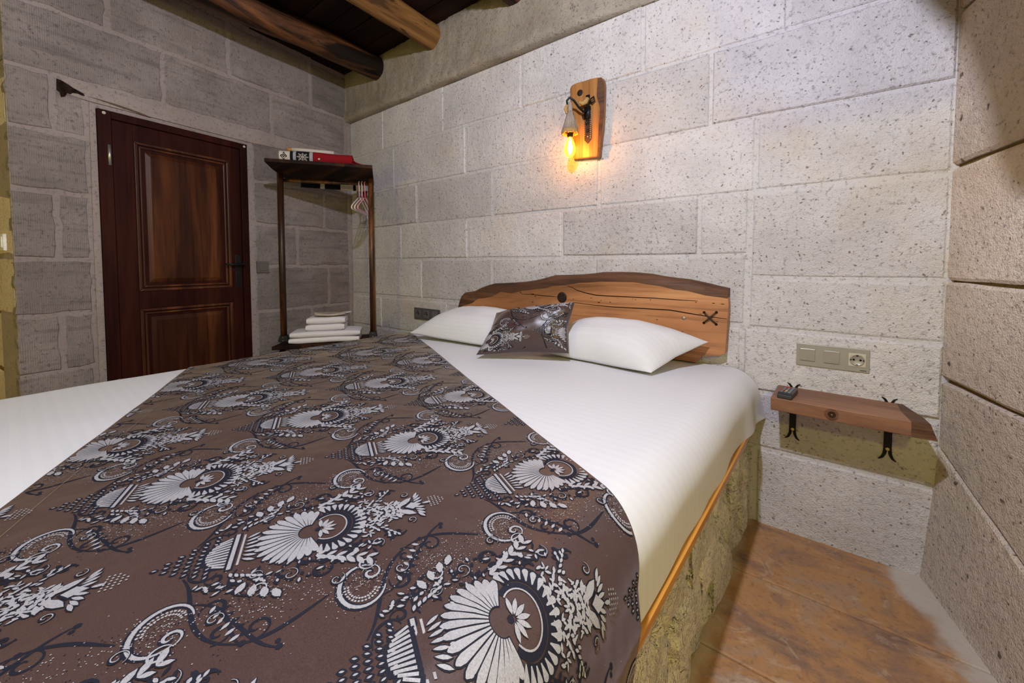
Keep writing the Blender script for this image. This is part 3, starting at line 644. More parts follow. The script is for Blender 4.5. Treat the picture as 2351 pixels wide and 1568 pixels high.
# motif drawing in (u, v): u across, v along the motif axis (metres)
def design(seed=1):
    r = random.Random(seed); P = []          # (points, layer) layer 0 black, 1 silver
    LF = ((0, 1, 7), (1, 2, 6, 7), (2, 3, 5, 6), (3, 4, 5))
    def leafpoly(u, v, ang, L, w):
        c, s = cos(ang), sin(ang); pr = [(0, 0), (0.18, 0.30), (0.45, 0.5), (0.72, 0.42), (1.0, 0.0), (0.72, -0.42), (0.45, -0.5), (0.18, -0.30)]
        return [(u+c*a*L-s*b*w, v+s*a*L+c*b*w) for a, b in pr]
    def feather(u, v, deg, L, w, ol=0.0016):
        an = radians(deg); c, s = cos(an), sin(an); pr = ((0, 0.10), (0.30, 0.24), (0.60, 0.42), (0.80, 0.50), (0.93, 0.36), (1.0, 0.08))
        for o_, ly in ((ol, 0), (0, 1)):
            e = [((u+c*(a*(L+2*o_)-o_)-s*(b*w+o_), v+s*(a*(L+2*o_)-o_)+c*(b*w+o_)), (u+c*(a*(L+2*o_)-o_)+s*(b*w+o_), v+s*(a*(L+2*o_)-o_)-c*(b*w+o_))) for a, b in pr]
            for p, q in zip(e[:-1], e[1:]): P.append(([p[0], p[1], q[1], q[0]], ly))
        stroke([(u+c*L*0.42, v+s*L*0.42), (u+c*L*0.88, v+s*L*0.88)], 0.0016, 0, True, False)
    def leaf(u, v, deg, L, w, ol=0.0022, mir=True):
        for m in ((1, -1) if mir else (1,)):
            an = radians(deg); c, s = cos(an), sin(an)
            if ol:
                q = leafpoly(u-c*ol, v-s*ol, an, L+2*ol, w+2*ol)
                for fc in LF: P.append(([(m*q[i][0], q[i][1]) for i in fc], 0))
            q = leafpoly(u, v, an, L, w)
            for fc in LF: P.append(([(m*q[i][0], q[i][1]) for i in fc], 1))
    def stroke(pts, w, layer=0, taper=True, mir=True):
        n = len(pts)
        for m in ((1, -1) if mir else (1,)):
            ed = []
            for i, p in enumerate(pts):
                a = pts[max(0, i-1)]; b = pts[min(n-1, i+1)]; dx, dy = b[0]-a[0], b[1]-a[1]; l = sqrt(dx*dx+dy*dy) or 1
                t = i/(n-1); ww = w*0.5*((0.35+0.65*sin(pi*min(1, max(0, t)))) if taper else 1)
                ed.append(((m*(p[0]-dy/l*ww), p[1]+dx/l*ww), (m*(p[0]+dy/l*ww), p[1]-dx/l*ww)))
            for e, f in zip(ed[:-1], ed[1:]): P.append(([e[0], e[1], f[1], f[0]], layer))
    def dot(u, v, rr, layer=1, mir=True, n=6):
        for m in ((1, -1) if mir else (1,)): P.append(([(m*(u+rr*cos(2*pi*k/n)), v+rr*sin(2*pi*k/n)) for k in range(n)], layer))
    def bez(p0, p1, p2, p3, n=14):
        o = []
        for i in range(n+1):
            t = i/n; q = 1-t
            o.append(tuple(q*q*q*a+3*q*q*t*b+3*q*t*t*c+t*t*t*d for a, b, c, d in zip(p0, p1, p2, p3)))
        return o
    def spiral(u, v, R, a0, turns, sgn=1, n=22):
        return [(u+R*(1-0.85*i/n)*cos(radians(a0)+sgn*2*pi*turns*i/n), v+R*(1-0.85*i/n)*sin(radians(a0)+sgn*2*pi*turns*i/n)) for i in range(n+1)]
    # long ogee scrolls, black, ending in curls with berries
    stroke(bez((0.035, -0.165), (0.075, -0.135), (0.150, -0.150), (0.178, -0.080)), 0.006)
    stroke(bez((0.178, -0.080), (0.190, -0.045), (0.165, -0.010), (0.150, 0.020)), 0.0055)
    stroke(spiral(0.163, -0.060, 0.017, 0, 1.1, 1), 0.004)
    stroke(bez((0.180, 0.085), (0.165, 0.135), (0.115, 0.130), (0.092, 0.150)), 0.0055)
    stroke(bez((0.150, 0.118), (0.115, 0.155), (0.085, 0.160), (0.070, 0.190)), 0.005)
    dot(0.070, 0.192, 0.0045, 0); dot(0.078, 0.190, 0.0035, 0); dot(0.092, 0.152, 0.0045, 0)
    stroke(spiral(0.118, 0.125, 0.016, 200, 1.2, -1), 0.0045)
    for t in range(6): leaf(0.100+0.011*t, 0.138-0.006*t, 60-8*t, 0.012, 0.005, 0.0, True); 
    for t in range(5): P.append((leafpoly(0.105+0.012*t, 0.146-0.007*t, radians(80-6*t), 0.013, 0.006), 0)); P.append(([(-a, b) for a, b in leafpoly(0.105+0.012*t, 0.146-0.007*t, radians(80-6*t), 0.013, 0.006)], 0))
    # beaded C scroll
    C = (0.152, 0.062); arcp = [(C[0]+0.036*cos(radians(a)), C[1]+0.030*sin(radians(a))) for a in range(-215, 76, 12)]
    stroke(arcp, 0.012, 0); stroke(arcp, 0.0055, 1)
    stroke(spiral(C[0]-0.018, C[1]+0.012, 0.014, 150, 1.15, -1), 0.008, 0); stroke(spiral(C[0]-0.018, C[1]+0.012, 0.014, 150, 1.0, -1), 0.004, 1)
    for a in range(-95, 60, 11):
        for rr in (0.027, 0.022): dot(C[0]+rr*cos(radians(a)), C[1]+rr*0.85*sin(radians(a)), 0.0017)
    stroke(spiral(C[0]+0.010, C[1]+0.050, 0.017, 250, 1.2, 1), 0.005)
    # speckled ground
    for _ in range(1250):
        k = r.random()
        if k < 0.62: u, v = 0.112+0.058*r.gauss(0, 0.5), -0.055+0.075*r.gauss(0, 0.5)
        else: u, v = 0.150+0.035*r.gauss(0, 0.5), 0.055+0.05*r.gauss(0, 0.5)
        s_ = r.uniform(0.0006, 0.00115); m = r.choice((1, -1))
        P.append(([(m*(u-s_), v), (m*u, v-s_), (m*(u+s_), v), (m*u, v+s_)], 1 if r.random() < 0.7 else 0))
    # tip cone of small buds
    for i in range(6):
        v = -0.204+0.0135*i
        for j in range(i+1):
            u = 0.0085*j; leaf(u, v, -90+j*10, 0.0062, 0.0026, 0.0030, j > 0)
    stroke(bez((0.02, -0.16), (0.05, -0.165), (0.060, -0.13), (0.04, -0.125)), 0.004); stroke(spiral(0.052, -0.125, 0.012, 270, 1.1, 1), 0.004)
    # urn
    for j in range(-5, 6): stroke([(0.0066*j, -0.112), (0.0054*j, -0.152+0.0009*j*j*0.55)], 0.0085, 0, False, False)
    for j in range(-5, 6):
        stroke([(0.0066*j, -0.118), (0.0052*j, -0.147+0.0009*j*j*0.55)], 0.0038, 1, False, False)
    stroke([(-0.043, -0.112), (0.043, -0.112)], 0.011, 0, False, False); stroke([(-0.041, -0.112), (0.041, -0.112)], 0.0055, 1, False, False)
    stroke([(-0.036, -0.102), (0.036, -0.102)], 0.0032, 1, False, False)
    for j in range(-3, 4): leaf(0.008*j, -0.098, 90-9*j, 0.020, 0.005, 0.0018, False)
    # big palmette
    for kk in range(-9, 10):
        feather(0.018*sin(radians(kk*11.5)), -0.010-0.015*cos(radians(kk*11.5)), -90+kk*11.5, 0.060*(1-0.0045*kk*kk), 0.0105)
    for kk in range(-7, 8):
        leaf(0.066*sin(radians(kk*15+7)), -0.012-0.060*cos(radians(kk*15+7))*(1-0.006*kk*kk), -90+kk*15+7, 0.007, 0.003, 0.0022, False)
    # petalled ring
    Rg = [(0.056*cos(radians(a)), 0.024+0.046*sin(radians(a))) for a in range(-20, 201, 10)]
    stroke(Rg, 0.024, 0, False, False)
    for a in range(-22, 203, 12): feather(0.046*cos(radians(a)), 0.024+0.038*sin(radians(a)), a+12, 0.0185, 0.0088, 0.0)
    stroke([(0.038*cos(radians(a)), 0.022+0.030*sin(radians(a))) for a in range(-40, 221, 10)], 0.009, 0, False, False)
    stroke([(0.033*cos(radians(a)), 0.022+0.026*sin(radians(a))) for a in range(-40, 221, 10)], 0.0022, 1, False, False)
    for a in range(0, 181, 30): leaf(0.004*cos(radians(a)), 0.008+0.004*sin(radians(a)), a, 0.021, 0.0065, 0.001, False)
    dot(0, 0.004, 0.005, 0, False)
    # stem foliage
    for _ in range(95):
        v = r.uniform(0.066, 0.135); wmax = 0.052*(1-(v-0.066)/0.085)+0.010; u = r.uniform(0, wmax)
        leaf(u, v, r.uniform(0, 180), r.uniform(0.006, 0.011), r.uniform(0.0028, 0.0048), 0.0014)
    # fleur with drops and pointed tip
    leaf(0.004, 0.132, 52, 0.037, 0.0125, 0.002); leaf(0.010, 0.128, 22, 0.020, 0.007, 0.002)
    P.append(([(0, 0.142), (0.014, 0.158), (0, 0.180), (-0.014, 0.158)], 0)); P.append(([(0, 0.146), (0.0105, 0.158), (0, 0.175), (-0.0105, 0.158)], 1))
    for j in range(1, 5): leaf(0.006*j, 0.160+0.001*j, 88-14*j, 0.019, 0.0055, 0.0016)
    leaf(0, 0.176, 90, 0.016, 0.006, 0.0016, False)
    for i in range(5):
        for j in range(3):
            if i+j < 5: dot(0.0055*j+0.003, 0.190+0.006*i, 0.0016)
    # side acanthus and scrolls
    for i in range(6):
        t = i/5; u, v = 0.066+0.034*t, 0.002+0.070*t
        leaf(u, v, 55-40*t, 0.022, 0.0085, 0.002); leaf(u, v, 110-20*t, 0.017, 0.0065, 0.0018)
    stroke(bez((0.060, -0.03), (0.082, 0.0), (0.085, 0.045), (0.112, 0.085)), 0.005)
    stroke(spiral(0.113, 0.070, 0.014, 60, 1.2, -1), 0.007, 0); stroke(spiral(0.113, 0.070, 0.014, 60, 1.1, -1), 0.003, 1)
    stroke(spiral(0.098, 0.010, 0.016, 120, 1.2, -1), 0.0055, 0)
    for i in range(4): leaf(0.078+0.010*i, -0.085+0.012*i, -25+18*i, 0.021, 0.0105, 0.002)
    stroke(bez((0.045, -0.10), (0.07, -0.115), (0.10, -0.10), (0.108, -0.07)), 0.0055); stroke(spiral(0.098, -0.068, 0.013, 0, 1.2, 1), 0.006, 0); stroke(spiral(0.098, -0.068, 0.013, 0, 1.1, 1), 0.0025, 1)
    for i in range(6): leaf(0.050+0.004*i, -0.108+0.007*i, 20+8*i, 0.010, 0.0048, 0.0016)
    stroke(bez((0.030, 0.100), (0.055, 0.100), (0.078, 0.120), (0.064, 0.138)), 0.0045); stroke(spiral(0.062, 0.125, 0.011, 90, 1.1, -1), 0.004)
    for i in range(5): leaf(0.040+0.006*i, 0.098+0.006*i, 70-10*i, 0.009, 0.004, 0.0015)
    # filigree: small buds and sprigs filling the figure
    for _ in range(120):
        v = r.uniform(-0.15, 0.12); w0 = 0.060+0.045*sin(pi*(v+0.16)/0.30); u = r.uniform(0.062, max(0.066, w0))
        an = r.uniform(0, 360)
        if r.random() < 0.45: leaf(u, v, an, r.uniform(0.006, 0.011), r.uniform(0.003, 0.005), 0.0018)
        else:
            q = leafpoly(u, v, radians(an), r.uniform(0.008, 0.014), r.uniform(0.004, 0.006))
            for m in (1, -1):
                for fc in LF: P.append(([(m*q[i][0], q[i][1]) for i in fc], 0))
    for (u, v, R_, a0, sg) in ((0.075, 0.090, 0.012, 30, 1), (0.090, -0.030, 0.013, 200, -1), (0.070, -0.075, 0.010, 90, 1), (0.128, 0.030, 0.012, 140, -1), (0.040, 0.150, 0.009, 0, 1), (0.130, -0.110, 0.012, 60, 1)):
        stroke(spiral(u, v, R_, a0, 1.25, sg), 0.0042); stroke(spiral(u, v, R_*0.96, a0, 1.1, sg), 0.0014, 1)
    return P

def motif(polys, cu, cv, fn, ok, parent, scale=1.0, name='damask_motif'):
    V = []; Fc = []; mi = []; cache = {}
    for q, (pts, layer) in enumerate(polys):
        pp = [(cu+a*scale, cv+b*scale) for a, b in pts]
        if not all(ok(*p) for p in pp): continue
        n = len(V); V += [fn(p[0], p[1], (0.0005 + 0.0008*q/len(polys)) + (0.0005 if layer else 0)) for p in pp]
        Fc.append(tuple(range(n, n+len(pp)))); mi.append(layer)
    if not Fc: return None
    return tag(mesh(name, V, Fc, mats=[M_ink, M_thread], midx=mi, parent=parent), kind='stuff')

run = runner()
DES = design(1)
A0, B0, SA, SB = 3.163, -0.237, 0.272, 0.450
for ci in range(-9, 3):
    for cj in range(-2, 3):
        a = A0 + ci*SA; b = B0 + cj*SB + (0.225 if ci % 2 else 0.0)
        if b < BLO-0.2 or b > BHI+0.2 or a > AHI or a < ALO: continue
        motif(DES, a, b, runsurf, inrun, run)
# hem stitch along the foot side
stp = [runsurf(0.72+0.02*i, BLO+0.055, 0.0012) for i in range(130) if inrun(0.72+0.02*i, BLO+0.055)]
Geo().tube(stp, 0.0005, 4).build('hem_stitch', plain('tan_stitch_thread', (0.22, 0.17, 0.11), 0.8), run)

# ------------------------------------------------------------------ pillows
def pillow(name, corners, thick, mat, label, cat, group=None, n=34, pinch=0.06, back=0.35, wob=0.006, seed=0):
    A, B, C_, D = [Vector(c) for c in corners]        # front-left, front-right, back-right, back-left
    N = ((B-A).cross(D-A)).normalized()
    if N.z < 0: N = -N
    def base(u, v):
        uu = u*(1-pinch*(1-abs(v))**1.0*abs(u)**2) ; vv = v*(1-pinch*(1-abs(u))*abs(v)**2)
        p, q = (uu+1)/2, (vv+1)/2
        return A*(1-p)*(1-q)+B*p*(1-q)+C_*p*q+D*(1-p)*q
    def hgt(u, v):
        return (max(0.0, 1-abs(u)**2.6)**0.62)*(max(0.0, 1-abs(v)**2.6)**0.62)
    def top(u, v, off=0.0):
        w = wob*noise.noise((u*2.5+seed, v*2.5, seed)) + wob*0.5*noise.noise((u*6, v*6+seed, 1))
        h = hgt(u, v)
        return base(u, v) + N*(thick*h + w*min(1, h*2) + off)
    V = []; Fc = []
    gr = [sin(pi/2*(2*i/n-1)) for i in range(n+1)]
    for j in range(n+1):
        for i in range(n+1): V.append(top(gr[i], gr[j]))
    m = (n+1)*(n+1); bot = {}
    for j in range(n+1):
        for i in range(n+1):
            if i in (0, n) or j in (0, n): bot[(i, j)] = j*(n+1)+i
            else: bot[(i, j)] = len(V); V.append(base(gr[i], gr[j]) - N*thick*back*hgt(gr[i], gr[j]))
    for j in range(n):
        for i in range(n):
            q = j*(n+1)+i; Fc.append((q, q+1, q+n+2, q+n+1)); Fc.append((bot[(i, j)], bot[(i, j+1)], bot[(i+1, j+1)], bot[(i+1, j)]))
    o = mesh(name, V, Fc, mat, smooth=True); tag(o, label, cat, group)
    return o, top
pillow('bed_pillow', [(2.28, -0.345, 0.672), (2.835, -0.375, 0.667), (2.985, -0.085, 0.765), (2.33, -0.075, 0.775)], 0.125, M_pillow, 'plump plain white pillow leaning on the laced end of the wooden headboard', 'pillow', seed=2)
pillow('bed_pillow', [(1.425, -0.465, 0.690), (2.08, -0.395, 0.672), (2.12, -0.085, 0.765), (1.50, -0.10, 0.755)], 0.125, M_pillow2, 'white pillow with woven satin stripes beside the dark wall socket', 'pillow', seed=6)
cu, ctop = pillow('throw_cushion', [(2.085, -0.590, 0.672), (2.475, -0.400, 0.700), (2.462, -0.325, 0.925), (2.055, -0.405, 0.852)], 0.078, M_satin, 'small brown damask throw cushion propped between the two white pillows', 'cushion', pinch=0.09, seed=9, wob=0.009)
def cmap(u, v, off): return ctop(u, v, off+0.0006)
def cok(u, v): return abs(u) < 0.97 and abs(v) < 0.97
# cushion motifs: its cloth runs on from the same damask (scale to the cushion's half size)
DR = [([(b, -a) for a, b in pts], l) for pts, l in DES]           # turned a quarter
for uu, vv in ((-0.75, -0.62), (1.12, -0.40), (0.22, 0.80)):
    motif(DR, uu, vv, cmap, cok, cu, scale=4.3)

# ------------------------------------------------------------------ headboard
HB = [(1.414, 0.66), (1.412, 0.808), (1.414, 0.852), (1.430, 0.885), (1.456, 0.908), (1.50, 0.914), (1.549, 0.923), (1.60, 0.945), (1.665, 0.965), (1.72, 0.978), (1.791, 0.982), (1.88, 0.988), (1.96, 0.995), (2.02, 1.003), (2.084, 1.016), (2.13, 1.028), (2.172, 1.038), (2.25, 1.041), (2.337, 1.045), (2.40, 1.051), (2.463, 1.059), (2.557, 1.062), (2.64, 1.060), (2.71, 1.055), (2.772, 1.044), (2.83, 1.037), (2.887, 1.032), (2.96, 1.017), (3.01, 1.005), (3.049, 0.997), (3.056, 0.985), (3.052, 0.90), (3.047, 0.804), (3.043, 0.715), (3.02, 0.702), (3.0, 0.700), (2.95, 0.690), (2.93, 0.66)]
def headboard():
    t = thing('headboard', (2.23, 0, 0.66), 'honey brown live-edge wooden slab headboard with cracks and laced repair', 'headboard')
    topn = [p for p in HB if p[1] > 0.851 and p[0] < 3.051]
    low = []
    for x, z in topn:
        drop = 0.050 + 0.018*noise.noise((x*4, 0, 1)) + 0.012*noise.noise((x*11, 3, 1)) + (0.03 if x < 1.75 else 0) - 0.008*max(0, (x-2.1))
        low.append((x, z - max(0.022, drop)))
    poly = [(1.414, 0.66)] + [(1.412, 0.78)] + low + [(3.052, 0.92), (3.047, 0.804), (3.043, 0.715), (3.02, 0.702), (3.0, 0.700), (2.95, 0.690), (2.93, 0.66)]
    Geo().prism(poly, WB, 0.0, 0.052).build('slab', M_head, t, bevel=0.004)
    # bark band leaning back from the slab's face to the top
    V = []; Fc = []; n = len(topn)
    for (x, z), (x2, z2) in zip(topn, low):
        j = 0.004*noise.noise((x*14, 5, 5))
        V += [WB(x2, z2-0.004, 0.0), WB(x2, z2-0.004, 0.0535), WB(x, (z*0.45+z2*0.55), 0.053+j), WB(x, z-0.006, 0.036+j), WB(x, z, 0.02), WB(x, z-0.001, 0.0)]
    for i in range(n-1):
        for k in range(6): Fc.append((i*6+k, i*6+(k+1) % 6, (i+1)*6+(k+1) % 6, (i+1)*6+k))
    Fc += [tuple(range(6)), tuple((n-1)*6+k for k in range(6))[::-1]]
    autosmooth(mesh('bark_edge', V, Fc, M_bark, t), 40)
    def crack(pts, w):
        n = len(pts); g = Geo(); V = []
        for i, (x, z) in enumerate(pts):
            ww = w*(0.3+0.7*sin(pi*(i+0.5)/n)); V += [WB(x, z+ww/2, 0.046), WB(x, z+ww/2, 0.0528), WB(x, z-ww/2, 0.0528), WB(x, z-ww/2, 0.046)]
        g.add(V, [(i*4+k, i*4+(k+1) % 4, i*4+4+(k+1) % 4, i*4+4+k) for i in range(n-1) for k in range(4)]).build('crack', M_crack, t)
    crack([(2.265, 0.982), (2.295, 0.974), (2.324, 0.960), (2.375, 0.948), (2.439, 0.938), (2.58, 0.938), (2.733, 0.939), (2.85, 0.937), (2.93, 0.936)], 0.0045)
    crack([(2.30, 0.893), (2.42, 0.886), (2.536, 0.883), (2.68, 0.886), (2.814, 0.887), (2.88, 0.880), (2.927, 0.875), (2.99, 0.869), (3.047, 0.866)], 0.0045)
    crack([(1.95, 0.922), (2.03, 0.923), (2.09, 0.920), (2.158, 0.919), (2.20, 0.917)], 0.004)
    kn = Geo().lathe([(0.030, 0), (0.030, 0.002), (0.022, 0.004), (0.012, 0.002), (0.0, 0.003)], WB(2.232, 0.916, 0.0515), (0, -1, 0), 18).build('knot', M_knot, t, True)
    rr = random.Random(5)
    for _ in range(46):                                    # worm holes and short checks
        x = rr.uniform(1.50, 3.03); z = rr.uniform(0.72, 0.965)
        zt = min(z, 0.93)
        w, h = rr.uniform(0.003, 0.011), rr.uniform(0.002, 0.005)
        if x < 1.62: continue
        Geo().prism([(x-w, zt), (x, zt-h/2), (x+w, zt), (x, zt+h/2)], WB, 0.046, 0.0526).build('worm_hole', M_crack, t)
    lace = Geo(); lace.tube([WB(2.957, 0.886, 0.05), WB(2.965, 0.880, 0.058), WB(2.998, 0.848, 0.058), WB(3.006, 0.840, 0.05)], 0.0035, 6); lace.tube([WB(2.957, 0.842, 0.05), WB(2.966, 0.850, 0.061), WB(2.998, 0.884, 0.061), WB(3.006, 0.890, 0.05)], 0.0035, 6)
    lace.build('lacing', M_leather, t, True)
    for x, z in ((2.957, 0.887), (3.006, 0.839), (2.957, 0.841), (3.006, 0.891)): Geo().lathe([(0.006, 0), (0.006, 0.001)], WB(x, z, 0.052), (0, -1, 0), 10).build('lace_hole', M_crack, t)
    Geo().lathe([(0.008, 0), (0.008, 0.002), (0.004, 0.003)], WB(2.872, 0.855, 0.0515), (0, -1, 0), 12).build('screw', M_steel, t, True)
headboard()

# ------------------------------------------------------------------ wall sconce
def sconce():
    t = thing('wall_sconce', (2.37, 0, 1.66), 'live-edge wooden wall lamp with iron strap, rope tassel and glowing bulb', 'lamp')
    ol = [(2.284, 1.668), (2.438, 1.656), (2.443, 1.70), (2.449, 1.75), (2.456, 1.80), (2.460, 1.87), (2.462, 1.94), (2.463, 2.00), (2.461, 2.030), (2.455, 2.048), (2.443, 2.060), (2.42, 2.066), (2.387, 2.069), (2.34, 2.069), (2.305, 2.072), (2.27, 2.066), (2.260, 2.05), (2.262, 1.98), (2.270, 1.88), (2.273, 1.78), (2.278, 1.72)]
    Geo().prism(ol, WB, 0.004, 0.030).build('back_board', M_sconce, t, bevel=0.006)
    Geo().prism([(2.425, 1.66), (2.4385, 1.657), (2.4490, 1.75), (2.4600, 1.87), (2.4630, 1.98), (2.460, 2.03), (2.445, 2.055), (2.425, 2.058), (2.420, 1.97), (2.440, 1.90), (2.432, 1.80), (2.430, 1.72)], WB, 0.0285, 0.0312).build('bark_edge', M_bark, t)
    Geo().lathe([(0.017, 0), (0.012, 0.002), (0.0, 0.001)], WB(2.322, 2.012, 0.030), (0, -1, 0), 14).build('knot', M_knot, t, True)
    # leather strap with stitching and eyelets
    st = Geo().prism([(2.352, 1.915), (2.388, 1.915), (2.391, 1.80), (2.391, 1.755), (2.372, 1.735), (2.353, 1.755), (2.353, 1.80)], WB, 0.029, 0.034).build('leather_strap', M_leather, t)
    sg = Geo()
    for i in range(14): sg.box((2.3865, -0.0352, 1.760+0.0105*i), (2.3890, -0.0335, 1.765+0.0105*i))
    for i in range(12): sg.box((2.3555, -0.0352, 1.780+0.0105*i), (2.3575, -0.0335, 1.784+0.0105*i))
    tag(sg.build('stitching', M_socket, st), kind='stuff')
    for z, rr in ((1.845, 0.014), (1.80, 0.009)): Geo().lathe([(rr, 0), (rr, 0.004), (rr*0.6, 0.005), (rr*0.5, 0.001)], WB(2.372, z, 0.033), (0, -1, 0), 16).build('eyelet', M_iron, st, True)
    Geo().lathe([(0.004, 0), (0.003, 0.003)], WB(2.372, 1.772, 0.033), (0, -1, 0), 10).build('rivet', M_steel, st, True)
    # wrought iron hook arm reaching out to the bulb
    ir = Geo()
    ir.tube([WB(2.372, 1.93, 0.034), WB(2.371, 1.90, 0.045), WB(2.36, 1.895, 0.06), WB(2.345, 1.915, 0.085), WB(2.330, 1.945, 0.110), WB(2.315, 1.958, 0.125), WB(2.300, 1.945, 0.130), WB(2.302, 1.925, 0.128)], [0.007, 0.008, 0.007, 0.006, 0.006, 0.006, 0.005, 0.004], 8)
    ir.tube([WB(2.372, 1.89, 0.036), WB(2.378, 1.93, 0.045), WB(2.395, 1.955, 0.05), WB(2.410, 1.965, 0.045), WB(2.415, 1.945, 0.045), WB(2.400, 1.935, 0.045), WB(2.392, 1.945, 0.045)], 0.0045, 8)
    ir.tube([WB(2.365, 1.88, 0.036), WB(2.350, 1.87, 0.042), WB(2.345, 1.885, 0.045)], 0.004, 6)
    ir.box((2.362, -0.040, 1.955), (2.382, -0.030, 1.985)); ir.box((2.355, -0.045, 1.865), (2.388, -0.031, 1.925))
    ir.build('iron_hook', M_iron, t, True)
    rp = Geo(); rp.tube([WB(2.376, 1.965, 0.045), WB(2.368, 1.945, 0.052), WB(2.352, 1.938, 0.060), WB(2.340, 1.945, 0.075)], [0.012, 0.014, 0.011, 0.006], 8); rp.build('rope_knot', M_roped, t, True)
    lp = Geo(); cx, cy = 2.318, -0.125
    lp.tube([(cx-0.018, cy, 1.925), (cx-0.027, cy, 1.905), (cx-0.020, cy, 1.885), (cx-0.004, cy, 1.875)], [0.008, 0.010, 0.009, 0.006], 8); lp.build('rope_loop', M_roped, t, True)
    # tassel: many cords flaring over the socket
    ts = Geo(); rr = random.Random(4)
    ts.tube([(cx, cy, 1.930), (cx, cy, 1.905), (cx, cy, 1.88)], [0.010, 0.012, 0.013], 10)
    for i in range(46):
        a = 2*pi*i/46; ra = 0.012; rb = 0.038+rr.uniform(-0.003, 0.003)
        ts.tube([(cx+ra*cos(a), cy+ra*sin(a), 1.885), (cx+0.5*(ra+rb)*cos(a), cy+0.5*(ra+rb)*sin(a), 1.835), (cx+rb*cos(a), cy+rb*sin(a), 1.790+rr.uniform(-0.004, 0.004))], [0.003, 0.0034, 0.0034], 4)
    ts.build('rope_tassel', M_rope, t, True)
    fr = Geo()
    for i in range(46):
        a = 2*pi*i/46+0.07; fr.tube([(cx+0.037*cos(a), cy+0.037*sin(a), 1.795), (cx+0.041*cos(a), cy+0.041*sin(a), 1.775+rr.uniform(-0.006, 0.004))], [0.0036, 0.0046], 4)
    fr.build('tassel_fringe', M_roped, t, True)
    Geo().lathe([(0.014, 1.80), (0.016, 1.79), (0.016, 1.765), (0.013, 1.755)], (cx, cy, 0)).build('socket', M_iron, t, True)
    Geo().lathe([(0.012, 1.760), (0.013, 1.752), (0.018, 1.738), (0.026, 1.718), (0.030, 1.698), (0.029, 1.682), (0.023, 1.666), (0.012, 1.656), (0.002, 1.653)], (cx, cy, 0), n=24).build('bulb_glass', M_bulb, t, True)
    Geo().lathe([(0.003, 1.752), (0.007, 1.735), (0.012, 1.712), (0.013, 1.700), (0.010, 1.684), (0.004, 1.672), (0.001, 1.668)], (cx, cy, 0), n=12).build('filament', M_fil, t, True)
sconce()

# ------------------------------------------------------------------ switches and sockets
def plate(M, p0, q0, p1, q1, frame, key, mods, name, label, cat, mark=False):
    c = M((p0+p1)/2, (q0+q1)/2, 0)
    t = thing(name, c, label, cat)
    Geo().prism(rect(min(p0, p1), max(p0, p1), q0, q1), M, -0.004, 0.011, 0.002).build('frame', frame, t, bevel=0.0015)
    n = len(mods); w = (p1-p0)/n
    nrm = (M(0, 0, 1)-M(0, 0, 0)).normalized()
    for i, kd in enumerate(mods):
        cx = p0+w*(i+0.5); cz = (q0+q1)/2+0.001; hw = min(abs(w), q1-q0)*0.33
        if kd == 'switch':
            Geo().prism(rect(cx-hw-0.001, cx+hw+0.001, cz-hw-0.001, cz+hw+0.001), M, 0.0, 0.0118).build('key_gap', frame, t)
            k = Geo().prism(rect(cx-hw, cx+hw, cz-hw, cz+hw), M, 0.0, 0.0150, 0.0015).build('rocker', key, t, bevel=0.001)
            Geo().lathe([(0.0022, 0), (0.0022, 0.0006)], M(cx, cz-hw*0.78, 0.0149), nrm, 8).build('mark', M_greyframe, k)
        elif kd == 'socket':
            Geo().prism(rect(cx-hw-0.001, cx+hw+0.001, cz-hw-0.001, cz+hw+0.001), M, 0.0, 0.0118).build('key_gap', frame, t)
            k = Geo().prism(rect(cx-hw, cx+hw, cz-hw, cz+hw), M, 0.0, 0.0128).build('socket_face', M_socket if key is not M_darkkey else M_darkkey, t, bevel=0.001)
            Geo().lathe([(0.021, 0), (0.0215, 0.0015), (0.0185, 0.0016), (0.0175, 0.0003), (0.0, 0.0003)], M(cx, cz, 0.0126), nrm, 28).build('socket_well', M_greyframe if key is not M_darkkey else M_darkplate, k, True)
            for dx in (-0.0095, 0.0095): Geo().lathe([(0.0036, 0), (0.0036, 0.0012), (0.0022, 0.0012), (0.0022, 0.0002)], M(cx+dx, cz+0.001, 0.0129), nrm, 12).build('pin_hole', M_slot, k)
            for dz in (-0.017, 0.017): Geo().prism(rect(cx-0.003, cx+0.003, cz+dz-0.0022, cz+dz+0.0022), M, 0.012, 0.0152).build('earth_clip', M_steel if dz < 0 else M_slot, k)
            for dx in (-0.018, 0.018): Geo().prism(rect(cx+dx-0.0018, cx+dx+0.0018, cz-0.0025, cz+0.0025), M, 0.012, 0.0146).build('guide_notch', M_slot, k)
    if mark:
        mx = max(p0, p1); Geo().prism(rect(mx-0.028, mx-0.010, q0+0.0065, q0+0.0085), M, 0.009, 0.0115).build('maker_mark', M_slot, t)
    return t
plate(WB, 3.289, 0.699, 3.511, 0.787, M_greyframe, M_greykey, ('switch', 'switch', 'socket'), 'switch_plate', 'champagne grey triple plate with two switches and a socket above the wooden wall shelf', 'switch plate', True)
plate(WB, 0.889, 0.680, 1.178, 0.767, M_darkplate, M_darkkey, ('socket', 'socket', 'switch'), 'socket_plate', 'dark anthracite socket plate on the back wall beside the striped pillow', 'socket plate')
plate(WL, 0.832, 1.036, 0.748, 1.122, M_bronze, M_bronze, ('switch',), 'light_switch', 'single square grey light switch between the door and the corner rack', 'switch')
plate(WP, 0.118, 1.166, 0.20, 1.250, M_whiteplastic, M_whiteplastic, ('switch',), 'light_switch', 'white light switch on the reveal round the outer wall corner', 'switch')

